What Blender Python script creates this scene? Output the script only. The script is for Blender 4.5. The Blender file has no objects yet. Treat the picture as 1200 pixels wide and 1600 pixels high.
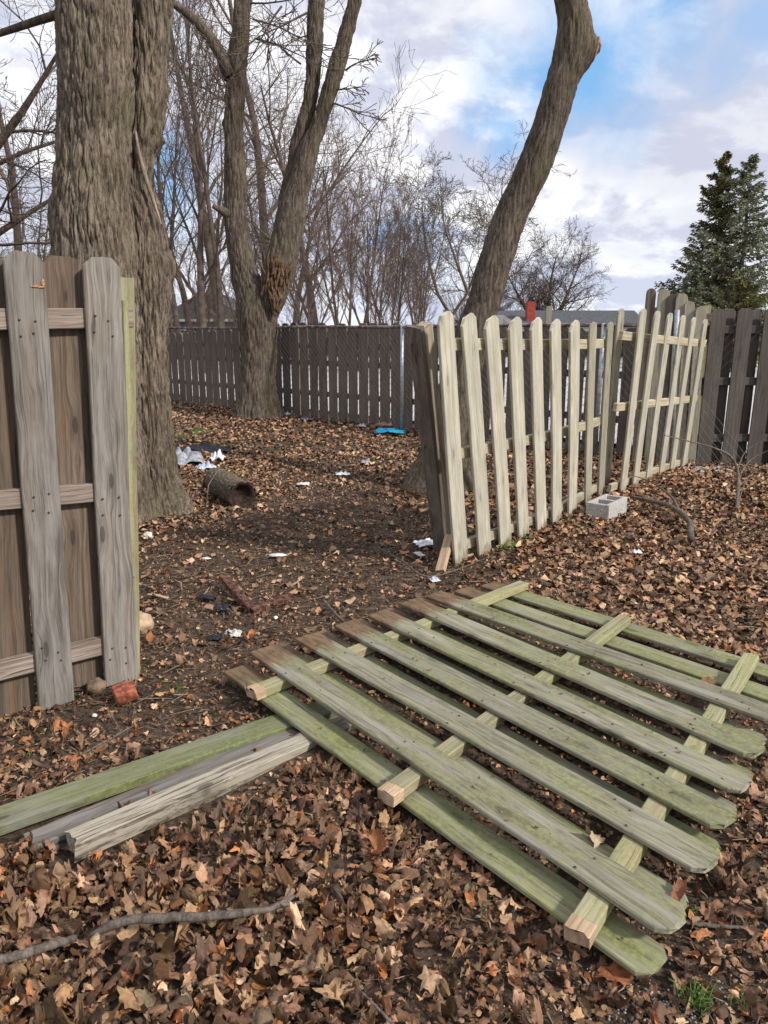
import bpy, bmesh, math, random
import numpy as np
from mathutils import Vector, Matrix, noise as mn
random.seed(7); RNG = np.random.default_rng(7)
S = bpy.context.scene
COL = S.collection

# ------------------------------------------------------------------ camera
H = 1.57; F = 1200.0; TH = math.atan(0.25)
cd = bpy.data.cameras.new('camera'); cam = bpy.data.objects.new('camera', cd); COL.objects.link(cam)
cam.location = (0, 0, H); cam.rotation_euler = (math.radians(90) - TH, 0, 0)
cd.lens = 36; cd.sensor_width = 36; cd.sensor_fit = 'HORIZONTAL'; cd.clip_end = 2000; cd.clip_start = 0.05
S.camera = cam
S.render.resolution_x = 768; S.render.resolution_y = 1024
S.view_settings.view_transform = 'Standard'; S.view_settings.look = 'None'
S.view_settings.exposure = 0.1; S.view_settings.gamma = 1

def ray(u, v):
    a = (u - 600) / F; b = -(v - 800) / F
    return Vector((a, math.cos(TH) + b * math.sin(TH), -math.sin(TH) + b * math.cos(TH)))
def G(u, v, z=0.0):                      # the spot on a level plane that is seen at a pixel
    d = ray(u, v); return Vector((0, 0, H)) + d * ((z - H) / d.z)
def AT(u, v, y):                         # the spot at ground distance y seen at a pixel
    d = ray(u, v); return Vector((0, 0, H)) + d * (y / d.y)
def REACH(base, u, v, L, near=True):     # the far end of a straight board of length L from base
    d = ray(u, v).normalized(); C = Vector((0, 0, H)); o = C - base
    b = o.dot(d); D = b * b - (o.dot(o) - L * L); D = math.sqrt(max(D, 0))
    return C + d * (-b - D if near else -b + D)

# ------------------------------------------------------------------ light
SUN = Vector((0.78, -0.50, 0.66)).normalized()
sl = bpy.data.lights.new('sun', 'SUN'); sl.energy = 4.0; sl.angle = math.radians(5); sl.color = (1, .94, .86)
so = bpy.data.objects.new('sun', sl); COL.objects.link(so)
so.rotation_euler = SUN.to_track_quat('Z', 'Y').to_euler()
elev = math.asin(SUN.z); azim = math.atan2(SUN.x, SUN.y)

W = bpy.data.worlds.new('World'); S.world = W; W.use_nodes = True
nt = W.node_tree; nt.nodes.clear()
class NB:
    """small node helper"""
    def __init__(s, tree): s.t = tree
    def n(s, typ, **kw):
        o = s.t.nodes.new(typ)
        for k, v in kw.items(): setattr(o, k, v)
        return o
    def put(s, sock, v):
        if v is None: return
        if isinstance(v, bpy.types.NodeSocket): s.t.links.new(v, sock)
        elif isinstance(v, (tuple, list)) and len(v) == 3 and sock.type == 'RGBA': sock.default_value = (*v, 1)
        else: sock.default_value = v
    def math(s, op, a, b=None, c=None, clamp=False):
        o = s.n('ShaderNodeMath', operation=op, use_clamp=clamp)
        for i, v in enumerate((a, b, c)): s.put(o.inputs[i], v)
        return o.outputs[0]
    def vmath(s, op, a, b=None, sc=None):
        o = s.n('ShaderNodeVectorMath', operation=op); s.put(o.inputs[0], a); s.put(o.inputs[1], b)
        if sc is not None: s.put(o.inputs['Scale'], sc)
        return o.outputs['Value'] if op in ('DOT_PRODUCT', 'LENGTH') else o.outputs[0]
    def map(s, vec, scale=(1, 1, 1), loc=(0, 0, 0)):
        o = s.n('ShaderNodeMapping'); s.put(o.inputs[0], vec); o.inputs['Scale'].default_value = scale
        o.inputs['Location'].default_value = loc; return o.outputs[0]
    def noise(s, vec, scale=5, det=3, rough=.55, dist=0):
        o = s.n('ShaderNodeTexNoise'); s.put(o.inputs['Vector'], vec); s.put(o.inputs['Scale'], scale)
        o.inputs['Detail'].default_value = det; o.inputs['Roughness'].default_value = rough
        o.inputs['Distortion'].default_value = dist; return o.outputs[0]
    def ramp(s, f, a, b, lo=0., hi=1.):
        o = s.n('ShaderNodeMapRange', interpolation_type='SMOOTHSTEP'); s.put(o.inputs[0], f)
        for i, v in zip((1, 2, 3, 4), (a, b, lo, hi)): o.inputs[i].default_value = v
        return o.outputs[0]
    def mix(s, f, a, b, mode='MIX'):
        o = s.n('ShaderNodeMix', data_type='RGBA', blend_type=mode); s.put(o.inputs[0], f)
        s.put(o.inputs[6], a); s.put(o.inputs[7], b); return o.outputs[2]
w = NB(nt)
tc = w.n('ShaderNodeTexCoord').outputs['Generated']
sky = w.n('ShaderNodeTexSky', sky_type='NISHITA', sun_disc=False)
sky.sun_elevation = elev; sky.sun_rotation = azim; sky.air_density = 1.0; sky.dust_density = .6; sky.ozone_density = 2.5
sep = w.n('ShaderNodeSeparateXYZ'); w.put(sep.inputs[0], tc)
den = w.math('ADD', w.math('MAXIMUM', sep.outputs[2], 0.0), 0.42)
cx = w.math('DIVIDE', sep.outputs[0], den); cy = w.math('DIVIDE', sep.outputs[1], den)
cmb = w.n('ShaderNodeCombineXYZ'); w.put(cmb.inputs[0], cx); w.put(cmb.inputs[1], cy); cv = cmb.outputs[0]
n1 = w.noise(w.map(cv, loc=(3.1, 1.7, 0)), 2.4, 9, .55, .25)
n2 = w.noise(w.map(cv, loc=(9.1, 4.2, 0)), 4.2, 8, .58, .2)
n3 = w.noise(w.map(cv, loc=(2.1, 8.2, 0)), 1.9, 5, .5, .2)
cover = w.ramp(n1, .31, .40)
wob = w.math('MULTIPLY', w.math('SUBTRACT', w.noise(tc, 8.0, 7, .6, .3), .5), .22)
holes = None
for (u, v, r0, amt) in ((910, 95, .095, 1.), (800, 200, .035, .8), (870, 130, .03, .6), (255, 275, .06, .8), (1185, 20, .05, .6), (640, 420, .06, .4), (1060, 60, .07, .6), (1130, 95, .05, .5)):
    d = ray(u, v).normalized()
    dist = w.vmath('LENGTH', w.vmath('SUBTRACT', tc, tuple(d)))
    h_ = w.math('MULTIPLY', w.ramp(w.math('ADD', dist, w.math('MULTIPLY', wob, 1.0)), 0.0, r0 * 1.6, 1., 0.), amt)
    holes = h_ if holes is None else w.math('MAXIMUM', holes, h_)
cover = w.math('MULTIPLY', cover, w.math('SUBTRACT', 1.0, holes), clamp=True)
ccol = w.mix(w.ramp(n2, .43, .56), (6.2, 6.5, 7.9), (10.6, 10.6, 10.8))
ccol = w.mix(w.math('MULTIPLY', w.ramp(n3, .42, .60), .6), ccol, (5.9, 6.1, 7.3))
hz = w.ramp(sep.outputs[2], 0.0, .16, 1., 0.)
ccol = w.mix(w.math('MULTIPLY', hz, .30), ccol, (6.6, 7.6, 9.4))
skc = w.mix(.75, w.mix(1.0, sky.outputs[0], (1.0, 1.05, 1.2), 'MULTIPLY'), (2.6, 5.6, 9.6))
bg = w.n('ShaderNodeBackground'); w.put(bg.inputs[0], w.mix(cover, skc, ccol)); bg.inputs[1].default_value = .1
wo = w.n('ShaderNodeOutputWorld'); nt.links.new(bg.outputs[0], wo.inputs[0])

# ------------------------------------------------------------------ object helpers
def tag(o, label, cat, group=None, kind=None):
    if label: o['label'] = label
    if cat: o['category'] = cat
    if group: o['group'] = group
    if kind: o['kind'] = kind
    return o
def struct(o): o['kind'] = 'structure'; return o
def thing(name, loc, label, cat, group=None):
    o = bpy.data.objects.new(name, None); COL.objects.link(o); o.location = loc; o.empty_display_size = .1
    return tag(o, label, cat, group)
def link(name, me, mat=None, parent=None, M=None, smooth=True):
    o = bpy.data.objects.new(name, me); COL.objects.link(o)
    if mat: me.materials.append(mat)
    if smooth and len(me.polygons): me.polygons.foreach_set('use_smooth', [True] * len(me.polygons))
    M = M or Matrix.Identity(4)
    if parent:
        o.parent = parent
        q = parent; off = Vector()
        while q: off += q.location; q = q.parent
        M = Matrix.Translation(-off) @ M
    o.matrix_basis = M
    return o
def mesh_np(name, V, Fq, col=None):
    """V (n,3), Fq (m,k) all faces with k corners"""
    me = bpy.data.meshes.new(name); V = np.asarray(V, np.float32); Fq = np.asarray(Fq, np.int32); k = Fq.shape[1]
    me.vertices.add(len(V)); me.vertices.foreach_set('co', V.ravel())
    me.loops.add(Fq.size); me.loops.foreach_set('vertex_index', Fq.ravel())
    me.polygons.add(len(Fq)); me.polygons.foreach_set('loop_start', np.arange(0, Fq.size, k, dtype=np.int32))
    me.update(calc_edges=True)
    if col is not None:
        a = me.color_attributes.new('tint', 'FLOAT_COLOR', 'POINT')
        a.data.foreach_set('color', np.c_[col, np.ones(len(col))].astype(np.float32).ravel())
    return me
def mesh_py(name, V, Fs):
    me = bpy.data.meshes.new(name); me.from_pydata([tuple(v) for v in V], [], Fs); me.update(); return me
def frameM(o, x, z):
    x = Vector(x).normalized(); y = Vector(z).cross(x).normalized(); z = x.cross(y)
    return Matrix(((x.x, y.x, z.x, o[0]), (x.y, y.y, z.y, o[1]), (x.z, y.z, z.z, o[2]), (0, 0, 0, 1)))

def board_mesh(L, wd, t, top='dog', jag=.004, bow=0., cup=0., twist=0., seed=0, crook=0., jag1=None):
    r = random.Random(seed); h = wd / 2; b = min(.0035, t * .2)
    prof = [(-h, -t/2+b), (-h, t/2-b), (-h+b, t/2), (-h/2, t/2), (0, t/2), (h/2, t/2), (h-b, t/2), (h, t/2-b), (h, -t/2+b), (h-b, -t/2), (0, -t/2), (-h+b, -t/2)]
    n = max(8, int(L / .12)); xs = [L * i / n for i in range(n + 1)]; ws = [1.] * (n + 1)
    if top == 'dog': xs = xs[:-1] + [L - wd * .22, L]; ws = [1.] * (n + 1) + [.56]
    elif top == 'round':
        xs = xs[:-1] + [L - wd * .5, L - wd * .3, L - wd * .14, L - wd * .04, L]; ws = [1.] * (n + 1) + [.93, .76, .52, .30]
    xs = sorted(xs) if top == 'square' else xs
    if jag1 is None: jag1 = jag
    J0 = [r.uniform(-jag, jag) for _ in prof]; J1 = [r.uniform(-jag1, jag1) for _ in prof]
    V = []; k = len(prof); ph = r.uniform(0, 6)
    for i, (x, wv) in enumerate(zip(xs, ws)):
        s = x / L; tw = twist * (s - .5); e = .0012 * math.sin(7 * x + ph) * r.uniform(.3, 1)
        for j, (y, z) in enumerate(prof):
            yy = y * wv + e; zz = z + cup * ((yy / h) ** 2 - .3) + bow * math.sin(math.pi * s)
            yy += crook * math.sin(math.pi * s)
            y2 = yy * math.cos(tw) - zz * math.sin(tw); z2 = yy * math.sin(tw) + zz * math.cos(tw)
            V.append((x + (J0[j] if i == 0 else 0) + (J1[j] if i == len(xs) - 1 else 0), y2, z2))
    Fs = []
    for i in range(len(xs) - 1):
        for j in range(k):
            a = i * k + j; c = i * k + (j + 1) % k; Fs.append((a, c, c + k, a + k))
    Fs.append(tuple(range(k))); Fs.append(tuple(reversed(range((len(xs) - 1) * k, len(xs) * k))))
    me = mesh_py('board', V, Fs)
    return me
BN = [0]
def board(name, p0, p1, nrm, wd, t, mat, parent, top='dog', **kw):
    BN[0] += 1; p0 = Vector(p0); p1 = Vector(p1)
    kw.setdefault('bow', random.uniform(-.006, .006)); kw.setdefault('cup', random.uniform(-.002, .002)); kw.setdefault('twist', random.uniform(-.05, .05))
    me = board_mesh((p1 - p0).length, wd, t, top, seed=BN[0], **kw)
    M = frameM(p0, p1 - p0, nrm)
    o = link(name, me, mat, parent, M, smooth=False)
    return o
def tubes_mesh(name, polys, sides=5, col=None):
    """polys: list of (pts, radii)"""
    Vs = []; Fs = []; base = 0
    ang = np.arange(sides) * 2 * math.pi / sides; ca, sa = np.cos(ang), np.sin(ang)
    for pts, rad in polys:
        P = np.asarray(pts, float); R = np.asarray(rad, float); n = len(P)
        T = np.empty_like(P); T[1:-1] = P[2:] - P[:-2]; T[0] = P[1] - P[0]; T[-1] = P[-1] - P[-2]
        T /= np.linalg.norm(T, axis=1)[:, None] + 1e-9
        ref = np.array([.31, .2, .93]) if abs(T[:, 2]).mean() < .7 else np.array([.93, .3, .1])
        A = np.cross(T, ref); A /= np.linalg.norm(A, axis=1)[:, None] + 1e-9; B = np.cross(T, A)
        V = P[:, None, :] + R[:, None, None] * (ca[None, :, None] * A[:, None, :] + sa[None, :, None] * B[:, None, :])
        Vs.append(V.reshape(-1, 3))
        i = np.arange(n - 1)[:, None] * sides + base; j = np.arange(sides)[None, :]; j2 = (j + 1) % sides
        Fs.append(np.stack([i + j, i + j2, i + j2 + sides, i + j + sides], -1).reshape(-1, 4))
        base += n * sides
    return mesh_np(name, np.concatenate(Vs), np.concatenate(Fs))
def tube(name, pts, rad, mat, parent=None, sides=10, caps=True):
    if not hasattr(rad, '__len__'): rad = [rad] * len(pts)
    if caps:
        pts = [Vector(p) for p in pts]; a = (pts[0] - pts[1]).normalized() * .0005; b = (pts[-1] - pts[-2]).normalized() * .0005
        pts = [pts[0] + a] + pts + [pts[-1] + b]; rad = [.0003] + list(rad) + [.0003]
    return link(name, tubes_mesh(name, [(pts, rad)], sides), mat, parent)
def box_mesh(name, x0, x1, y0, y1, z0, z1, bev=0.):
    bm = bmesh.new(); bmesh.ops.create_cube(bm, size=1)
    for v in bm.verts: v.co = Vector(((x0+x1)/2 + v.co.x*(x1-x0), (y0+y1)/2 + v.co.y*(y1-y0), (z0+z1)/2 + v.co.z*(z1-z0)))
    if bev: bmesh.ops.bevel(bm, geom=bm.edges[:], offset=bev, segments=2, affect='EDGES', profile=.6)
    me = bpy.data.meshes.new(name); bm.to_mesh(me); bm.free(); return me
def rock_mesh(name, sx, sy, sz, seed, rough=.25, sub=3, freq=1.6):
    bm = bmesh.new(); bmesh.ops.create_icosphere(bm, subdivisions=sub, radius=1)
    for v in bm.verts:
        k = 1 + rough * mn.noise(v.co * freq + Vector((seed, seed * 2, 0))) + rough * .4 * mn.noise(v.co * freq * 3 + Vector((seed, 0, seed)))
        v.co = Vector((v.co.x * k * sx, v.co.y * k * sy, v.co.z * k * sz))
    me = bpy.data.meshes.new(name); bm.to_mesh(me); bm.free(); return me

# ------------------------------------------------------------------ materials
def newmat(name):
    m = bpy.data.materials.new(name); m.use_nodes = True; m.node_tree.nodes.clear(); b = NB(m.node_tree)
    p = b.n('ShaderNodeBsdfPrincipled'); o = b.n('ShaderNodeOutputMaterial'); b.t.links.new(p.outputs[0], o.inputs[0])
    p.inputs['Specular IOR Level'].default_value = .3
    return m, b, p
def bump(b, p, h, strength=.5, dist=.01, prev=None):
    o = b.n('ShaderNodeBump'); o.inputs['Strength'].default_value = strength; o.inputs['Distance'].default_value = dist
    b.put(o.inputs['Height'], h); b.put(p.inputs['Normal'], o.outputs[0]); return o
def plain(name, col, rough=.7, metal=0., nscale=20, amt=.25, bmp=.2, var=None):
    m, b, p = newmat(name); t = b.n('ShaderNodeTexCoord').outputs['Object']
    n = b.noise(t, nscale, 5, .6)
    dk = tuple(c * (1 - amt) for c in col); lt = tuple(min(1, c * (1 + amt)) for c in (var or col))
    b.put(p.inputs['Base Color'], b.mix(b.ramp(n, .35, .65), dk, lt)); p.inputs['Roughness'].default_value = rough
    p.inputs['Metallic'].default_value = metal
    if bmp: bump(b, p, n, bmp, .01)
    return m
def wood(name, dark, light, moss=0., mosscol=(.13, .17, .05), stain=None, stain_amt=0., endcol=None, endlen=0., paint=None, paint_amt=0., grey=.0, knots=1., crack=.5, rough=.85, dirt=.25):
    m, b, p = newmat(name); tcn = b.n('ShaderNodeTexCoord'); inf = b.n('ShaderNodeObjectInfo')
    rnd = inf.outputs['Random']; off = b.vmath('SCALE', (13.1, 7.7, 5.3), sc=b.math('MULTIPLY', rnd, 9.0))
    raw = tcn.outputs['Object']; v = b.vmath('ADD', raw, off)
    wv = b.noise(b.map(v, (1.1, 5, 5)), 2.2, 3, .5)
    warp = b.vmath('ADD', v, b.vmath('SCALE', (0, 1, .4), sc=b.math('MULTIPLY', b.math('SUBTRACT', wv, .5), .05)))
    # knots: distorted cells stretched along the board
    kv = b.n('ShaderNodeTexVoronoi', feature='F1'); b.put(kv.inputs['Vector'], b.map(v, (3.0, 10., 3.))); kv.inputs['Scale'].default_value = 1.
    kd = kv.outputs['Distance']; kmask = b.math('MULTIPLY', b.math('MAXIMUM', b.ramp(kd, .09, .15, 1, 0), b.math('MULTIPLY', b.ramp(kd, .15, .34, 1, 0), .38)), knots); kpull = b.ramp(kd, .1, .55, 1, 0)
    ks = b.n('ShaderNodeSeparateXYZ'); b.put(ks.inputs[0], warp)
    yy = b.math('ADD', ks.outputs[1], b.math('MULTIPLY', kpull, .018 * knots))
    cc = b.n('ShaderNodeCombineXYZ'); b.put(cc.inputs[0], ks.outputs[0]); b.put(cc.inputs[1], yy); b.put(cc.inputs[2], ks.outputs[2])
    rings = b.noise(b.map(cc.outputs[0], (.9, 75, 20)), 1.0, 2, .5)
    fine = b.noise(b.map(cc.outputs[0], (5, 330, 160)), 1.0, 3, .65)
    big = b.noise(b.map(v, (1.6, 5, 5)), 1.6, 4, .6)
    g = b.math('ADD', b.math('MULTIPLY', rings, .42), b.math('MULTIPLY', fine, .58))
    c = b.mix(b.ramp(g, .36, .62), dark, light)
    c = b.mix(b.math('MULTIPLY', b.ramp(big, .35, .68), .35), c, tuple(x * .62 for x in dark))
    c = b.mix(b.math('MULTIPLY', b.math('SUBTRACT', rnd, .45), .42), c, (0, 0, 0))
    if grey: c = b.mix(b.math('MULTIPLY', b.ramp(b.noise(b.map(v, (1.5, 9, 6), (3, 3, 3)), 2.0, 3, .6), .40, .62), grey), c, (.325, .315, .295))
    if stain: c = b.mix(b.math('MULTIPLY', b.ramp(b.noise(b.map(v, (.9, 11, 6), (7, 1, 2)), 1.7, 3, .6), .5, .66), stain_amt), c, stain)
    if paint:
        pm = b.ramp(b.math('ADD', b.noise(b.map(v, (1.1, 42, 22), (1, 5, 2)), 2.0, 5, .7), b.math('MULTIPLY', fine, .3)), .56, .68)
        c = b.mix(b.math('MULTIPLY', pm, paint_amt), c, paint)
    if moss:
        m1 = b.noise(b.map(v, (1.3, 8, 6), (2, 9, 4)), 1.6, 5, .62); m2 = b.noise(v, 60, 4, .6)
        mm = b.math('MULTIPLY', b.ramp(b.math('ADD', m1, b.math('MULTIPLY', m2, .34)), .54, .80), moss)
        mc = b.mix(b.ramp(m2, .35, .65), tuple(x * .7 for x in mosscol), tuple(x * 1.25 for x in mosscol))
        c = b.mix(mm, c, mc)
    ds = b.noise(b.map(v, (7, 34, 20), (6, 2, 8)), 1.6, 6, .75); db_ = b.noise(b.map(v, (1.2, 6, 6), (1, 2, 8)), 2.2, 5, .7)
    c = b.mix(b.math('MULTIPLY', b.ramp(b.math('ADD', b.math('MULTIPLY', ds, .6), b.math('MULTIPLY', db_, .4)), .50, .66), dirt), c, tuple(x * .40 for x in dark))
    c = b.mix(b.math('MULTIPLY', kmask, .75), c, tuple(x * .30 for x in dark))
    ck = b.noise(b.map(cc.outputs[0], (2.6, 130, 30), (5, 5, 5)), 1.0, 2, .5)
    cm = b.math('MULTIPLY', b.ramp(ck, .30, .35, 1, 0), crack); c = b.mix(b.math('MULTIPLY', cm, .8), c, tuple(x * .25 for x in dark))
    if endcol:
        s2 = b.n('ShaderNodeSeparateXYZ'); b.put(s2.inputs[0], raw)
        ex = b.math('ADD', s2.outputs[0], b.math('MULTIPLY', b.math('SUBTRACT', b.noise(b.map(v, (4, 30, 10)), 1.6, 5, .7), .5), .34))
        em = b.ramp(ex, endlen * .55, endlen, 1, 0)
        ec = b.mix(b.ramp(b.noise(b.map(v, (8, 30, 8)), 1.5, 4, .6), .35, .65), tuple(x * .45 for x in endcol), endcol)
        c = b.mix(b.math('MULTIPLY', em, .88), c, ec)
    b.put(p.inputs['Base Color'], c); p.inputs['Roughness'].default_value = rough
    hgt = b.math('SUBTRACT', b.math('ADD', b.math('MULTIPLY', fine, .5), b.math('MULTIPLY', rings, .6)), b.math('MULTIPLY', cm, 1.2))
    bump(b, p, hgt, .55, .003)
    return m
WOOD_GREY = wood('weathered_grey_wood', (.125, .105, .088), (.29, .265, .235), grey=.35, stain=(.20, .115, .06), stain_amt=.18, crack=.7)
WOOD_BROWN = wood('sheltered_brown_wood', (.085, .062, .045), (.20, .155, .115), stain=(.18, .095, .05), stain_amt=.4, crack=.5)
WOOD_RAIL = wood('pale_rail_wood', (.16, .12, .095), (.38, .32, .27), stain=(.25, .18, .14), stain_amt=.4, crack=1., knots=.4)
WOOD_NEW = wood('greenish_new_wood', (.22, .20, .12), (.38, .36, .235), stain=(.22, .12, .05), stain_amt=.5, moss=.3, mosscol=(.25, .26, .10), knots=.5, crack=.2)
WOOD_CREAM = wood('cream_stained_wood', (.42, .385, .29), (.68, .645, .53), grey=.42, stain=(.40, .33, .22), stain_amt=.3, moss=.16, mosscol=(.30, .30, .15), knots=.75, crack=.35, endcol=(.32, .26, .18), endlen=.10)
WOOD_CREAMG = wood('greyed_cream_wood', (.26, .23, .17), (.47, .43, .33), grey=.35, moss=.25, mosscol=(.26, .27, .14), crack=.8, endcol=(.25, .22, .16), endlen=.12)
WOOD_DARK = wood('dark_fence_wood', (.060, .051, .044), (.125, .108, .093), crack=.4, knots=.5)
WOOD_DARK2 = wood('dark_old_picket_wood', (.105, .083, .066), (.235, .192, .155), crack=.4, knots=.5)
WOOD_MOSS = wood('mossy_board_wood', (.15, .135, .095), (.37, .35, .26), moss=.72, mosscol=(.195, .205, .085), grey=.4, dirt=.6, endcol=(.20, .115, .065), endlen=.24, crack=.5, knots=.7)
WOOD_MOSS_LOW = wood('green_board_wood', (.15, .145, .085), (.34, .335, .20), moss=.8, mosscol=(.20, .22, .08), grey=.3, dirt=.5, endcol=(.19, .115, .07), endlen=.24, crack=.4, knots=.8)
WOOD_MRAIL = wood('mossy_rail_wood', (.25, .22, .13), (.43, .40, .27), moss=.5, mosscol=(.27, .30, .11), stain=(.40, .27, .17), stain_amt=.4, crack=.8, knots=.5)
WOOD_RAW = wood('broken_end_wood', (.36, .24, .14), (.60, .45, .30), crack=.6, knots=0)
WOOD_GREEN = wood('green_plank_wood', (.11, .115, .055), (.26, .26, .15), dirt=.5, moss=.8, mosscol=(.145, .17, .055), grey=.35, crack=.3)
WOOD_WHITE = wood('peeling_white_post_wood', (.09, .07, .05), (.33, .28, .22), paint=(.44, .40, .32), paint_amt=.75, crack=1., stain=(.10, .07, .05), stain_amt=.5)
WOOD_ASH = wood('ash_grey_post_wood', (.10, .085, .07), (.27, .24, .21), grey=.3, crack=1., stain=(.1, .06, .04), stain_amt=.4)

def bark(name, dark, light, mosscol=(.10, .10, .035), moss=.35, sc=1., bscale=1.):
    m, b, p = newmat(name); v = b.n('ShaderNodeTexCoord').outputs['Object']
    wv = b.noise(b.map(v, (2, 2, 1.2)), 2.5, 3, .5); a = b.vmath('ADD', v, b.vmath('SCALE', (1, 1, 0), sc=b.math('MULTIPLY', b.math('SUBTRACT', wv, .5), .05)))
    f = b.noise(b.map(a, (46 * sc, 46 * sc, 4.5 * sc)), 1., 5, .62); g2 = b.noise(b.map(a, (150 * sc, 150 * sc, 30 * sc)), 1., 3, .6)
    g = b.math('ADD', b.math('MULTIPLY', f, .65), b.math('MULTIPLY', g2, .35))
    c = b.mix(b.ramp(g, .37, .63), dark, light)
    big = b.noise(v, 1.9, 4, .6); c = b.mix(b.math('MULTIPLY', b.ramp(big, .42, .66), .35), c, tuple(x * .6 for x in dark))
    mo = b.noise(b.map(v, (1, 1, .5), (4, 4, 4)), 2.6, 5, .65); c = b.mix(b.math('MULTIPLY', b.ramp(b.math('ADD', mo, b.math('MULTIPLY', g2, .15)), .54, .74), moss), c, mosscol)
    b.put(p.inputs['Base Color'], c); p.inputs['Roughness'].default_value = .92; p.inputs['Specular IOR Level'].default_value = .15
    bump(b, p, g, .8, .012 * bscale); return m
BARK = bark('maple_bark', (.048, .036, .027), (.255, .207, .16))
BARK2 = bark('far_maple_bark', (.038, .029, .022), (.175, .14, .11), moss=.3)
BARK_FAR = plain('bare_tree_bark', (.095, .072, .058), .9, 0, 6, .3, 0)
BARK_RED = plain('reddish_twig_bark', (.145, .10, .08), .9, 0, 6, .3, 0)
BARK_TAN = plain('tan_twig_bark', (.16, .12, .09), .9, 0, 6, .3, 0)
BARK_STICK = bark('stick_bark', (.07, .055, .045), (.20, .168, .145), moss=.1, sc=1.3, bscale=.3)
ROT = wood('rotten_heartwood', (.06, .03, .016), (.30, .19, .115), crack=1., knots=1., stain=(.05, .025, .015), stain_amt=.8)

# ------------------------------------------------------------------ ground
def hgt(x, y):
    if y > 34: return -1.7 * min(1, (y - 34) / 14) - .03
    k = 1.0 if y < 12 else 0.3
    z = .030 * mn.noise(Vector((x * .6, y * .6, 0))) + .012 * mn.noise(Vector((x * 2.1, y * 2.1, 5)))
    z += .05 * math.exp(-((x - 2.9) ** 2 / 1.2 + (y - 7.4) ** 2 / 1.0))
    return z * k - .012
def axis(fine0, fine1, step, far0, far1):
    a = list(np.arange(fine0, fine1 + 1e-6, step)); s = step; q = fine1
    while q < far1: s *= 1.35; q += s; a.append(q)
    s = step; q = fine0
    while q > far0: s *= 1.35; q -= s; a.insert(0, q)
    return a
xs = axis(-3.2, 4.6, .06, -260, 260); ys = axis(.4, 9.5, .06, -40, 420)
V = [(x, y, hgt(x, y)) for y in ys for x in xs]; nx = len(xs)
Fq = [(j*nx+i, j*nx+i+1, (j+1)*nx+i+1, (j+1)*nx+i) for j in range(len(ys)-1) for i in range(nx-1)]
m, b, p = newmat('forest_soil'); t = b.n('ShaderNodeTexCoord').outputs['Object']
na = b.noise(t, 45, 6, .7); nb = b.noise(t, 7, 5, .6); nc = b.noise(t, 1.3, 3, .5)
c = b.mix(b.ramp(na, .38, .64), (.040, .027, .018), (.150, .104, .070)); c = b.mix(b.math('MULTIPLY', b.ramp(nb, .45, .65), .5), c, (.085, .062, .043))
c = b.mix(b.math('MULTIPLY', b.ramp(nc, .5, .7), .3), c, (.05, .037, .026))
b.put(p.inputs['Base Color'], c); p.inputs['Roughness'].default_value = .95; bump(b, p, na, .9, .02)
ground = struct(link('ground', mesh_py('ground', V, Fq), m))

FENCE_A = Vector((-7.6, 18.7, 0)); FENCE_B = Vector((3.45, 8.55, 0))      # line of the rear fences
FD = (FENCE_B - FENCE_A).normalized(); FN = Vector((FD.y, -FD.x, 0))      # FN points away from camera?
if FN.y < 0: FN = -FN
pv = [FENCE_A + FN * .5 - FD * 12, FENCE_B + FN * .5, Vector((9, 9.4, 0)), Vector((30, 9.4, 0)), Vector((30, 33, 0)), Vector((-30, 33, 0))]
PAVE = plain('pale_concrete', (.50, .49, .47), .85, 0, 1.2, .12, .1)
struct(link('pavement', mesh_py('pavement', [(q.x, q.y, .045) for q in pv], [tuple(range(6))]), PAVE))

# ------------------------------------------------------------------ trees close by
def catmull(P, n):
    P = np.asarray(P, float); Q = np.vstack([2*P[0]-P[1], P, 2*P[-1]-P[-2]]); d = np.r_[0, np.cumsum(np.linalg.norm(np.diff(P[:, :3], axis=0), axis=1))]
    out = []
    for s in np.linspace(0, d[-1], n):
        i = min(np.searchsorted(d, s, 'right') - 1, len(P) - 2); t_ = (s - d[i]) / (d[i+1] - d[i])
        p0, p1, p2, p3 = Q[i], Q[i+1], Q[i+2], Q[i+3]
        out.append(.5 * (2*p1 + (p2-p0)*t_ + (2*p0-5*p1+4*p2-p3)*t_**2 + (3*p1-p0-3*p2+p3)*t_**3))
    return np.array(out), d[-1]
def px_path(rows, sc=1.0):
    """rows (u, v, width px, distance): centre line of a stem"""
    out = []
    for i, (u, v, wpx, y) in enumerate(rows):
        q = AT(u, v, y); dep = y * math.cos(TH) + (H - q.z) * math.sin(TH)
        a, c_ = rows[max(i - 1, 0)], rows[min(i + 1, len(rows) - 1)]; k = abs(c_[1] - a[1]) / math.hypot(c_[0] - a[0], c_[1] - a[1])
        out.append((q.x, q.y, q.z, wpx / 2 * dep / F * k * sc))
    return out
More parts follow.
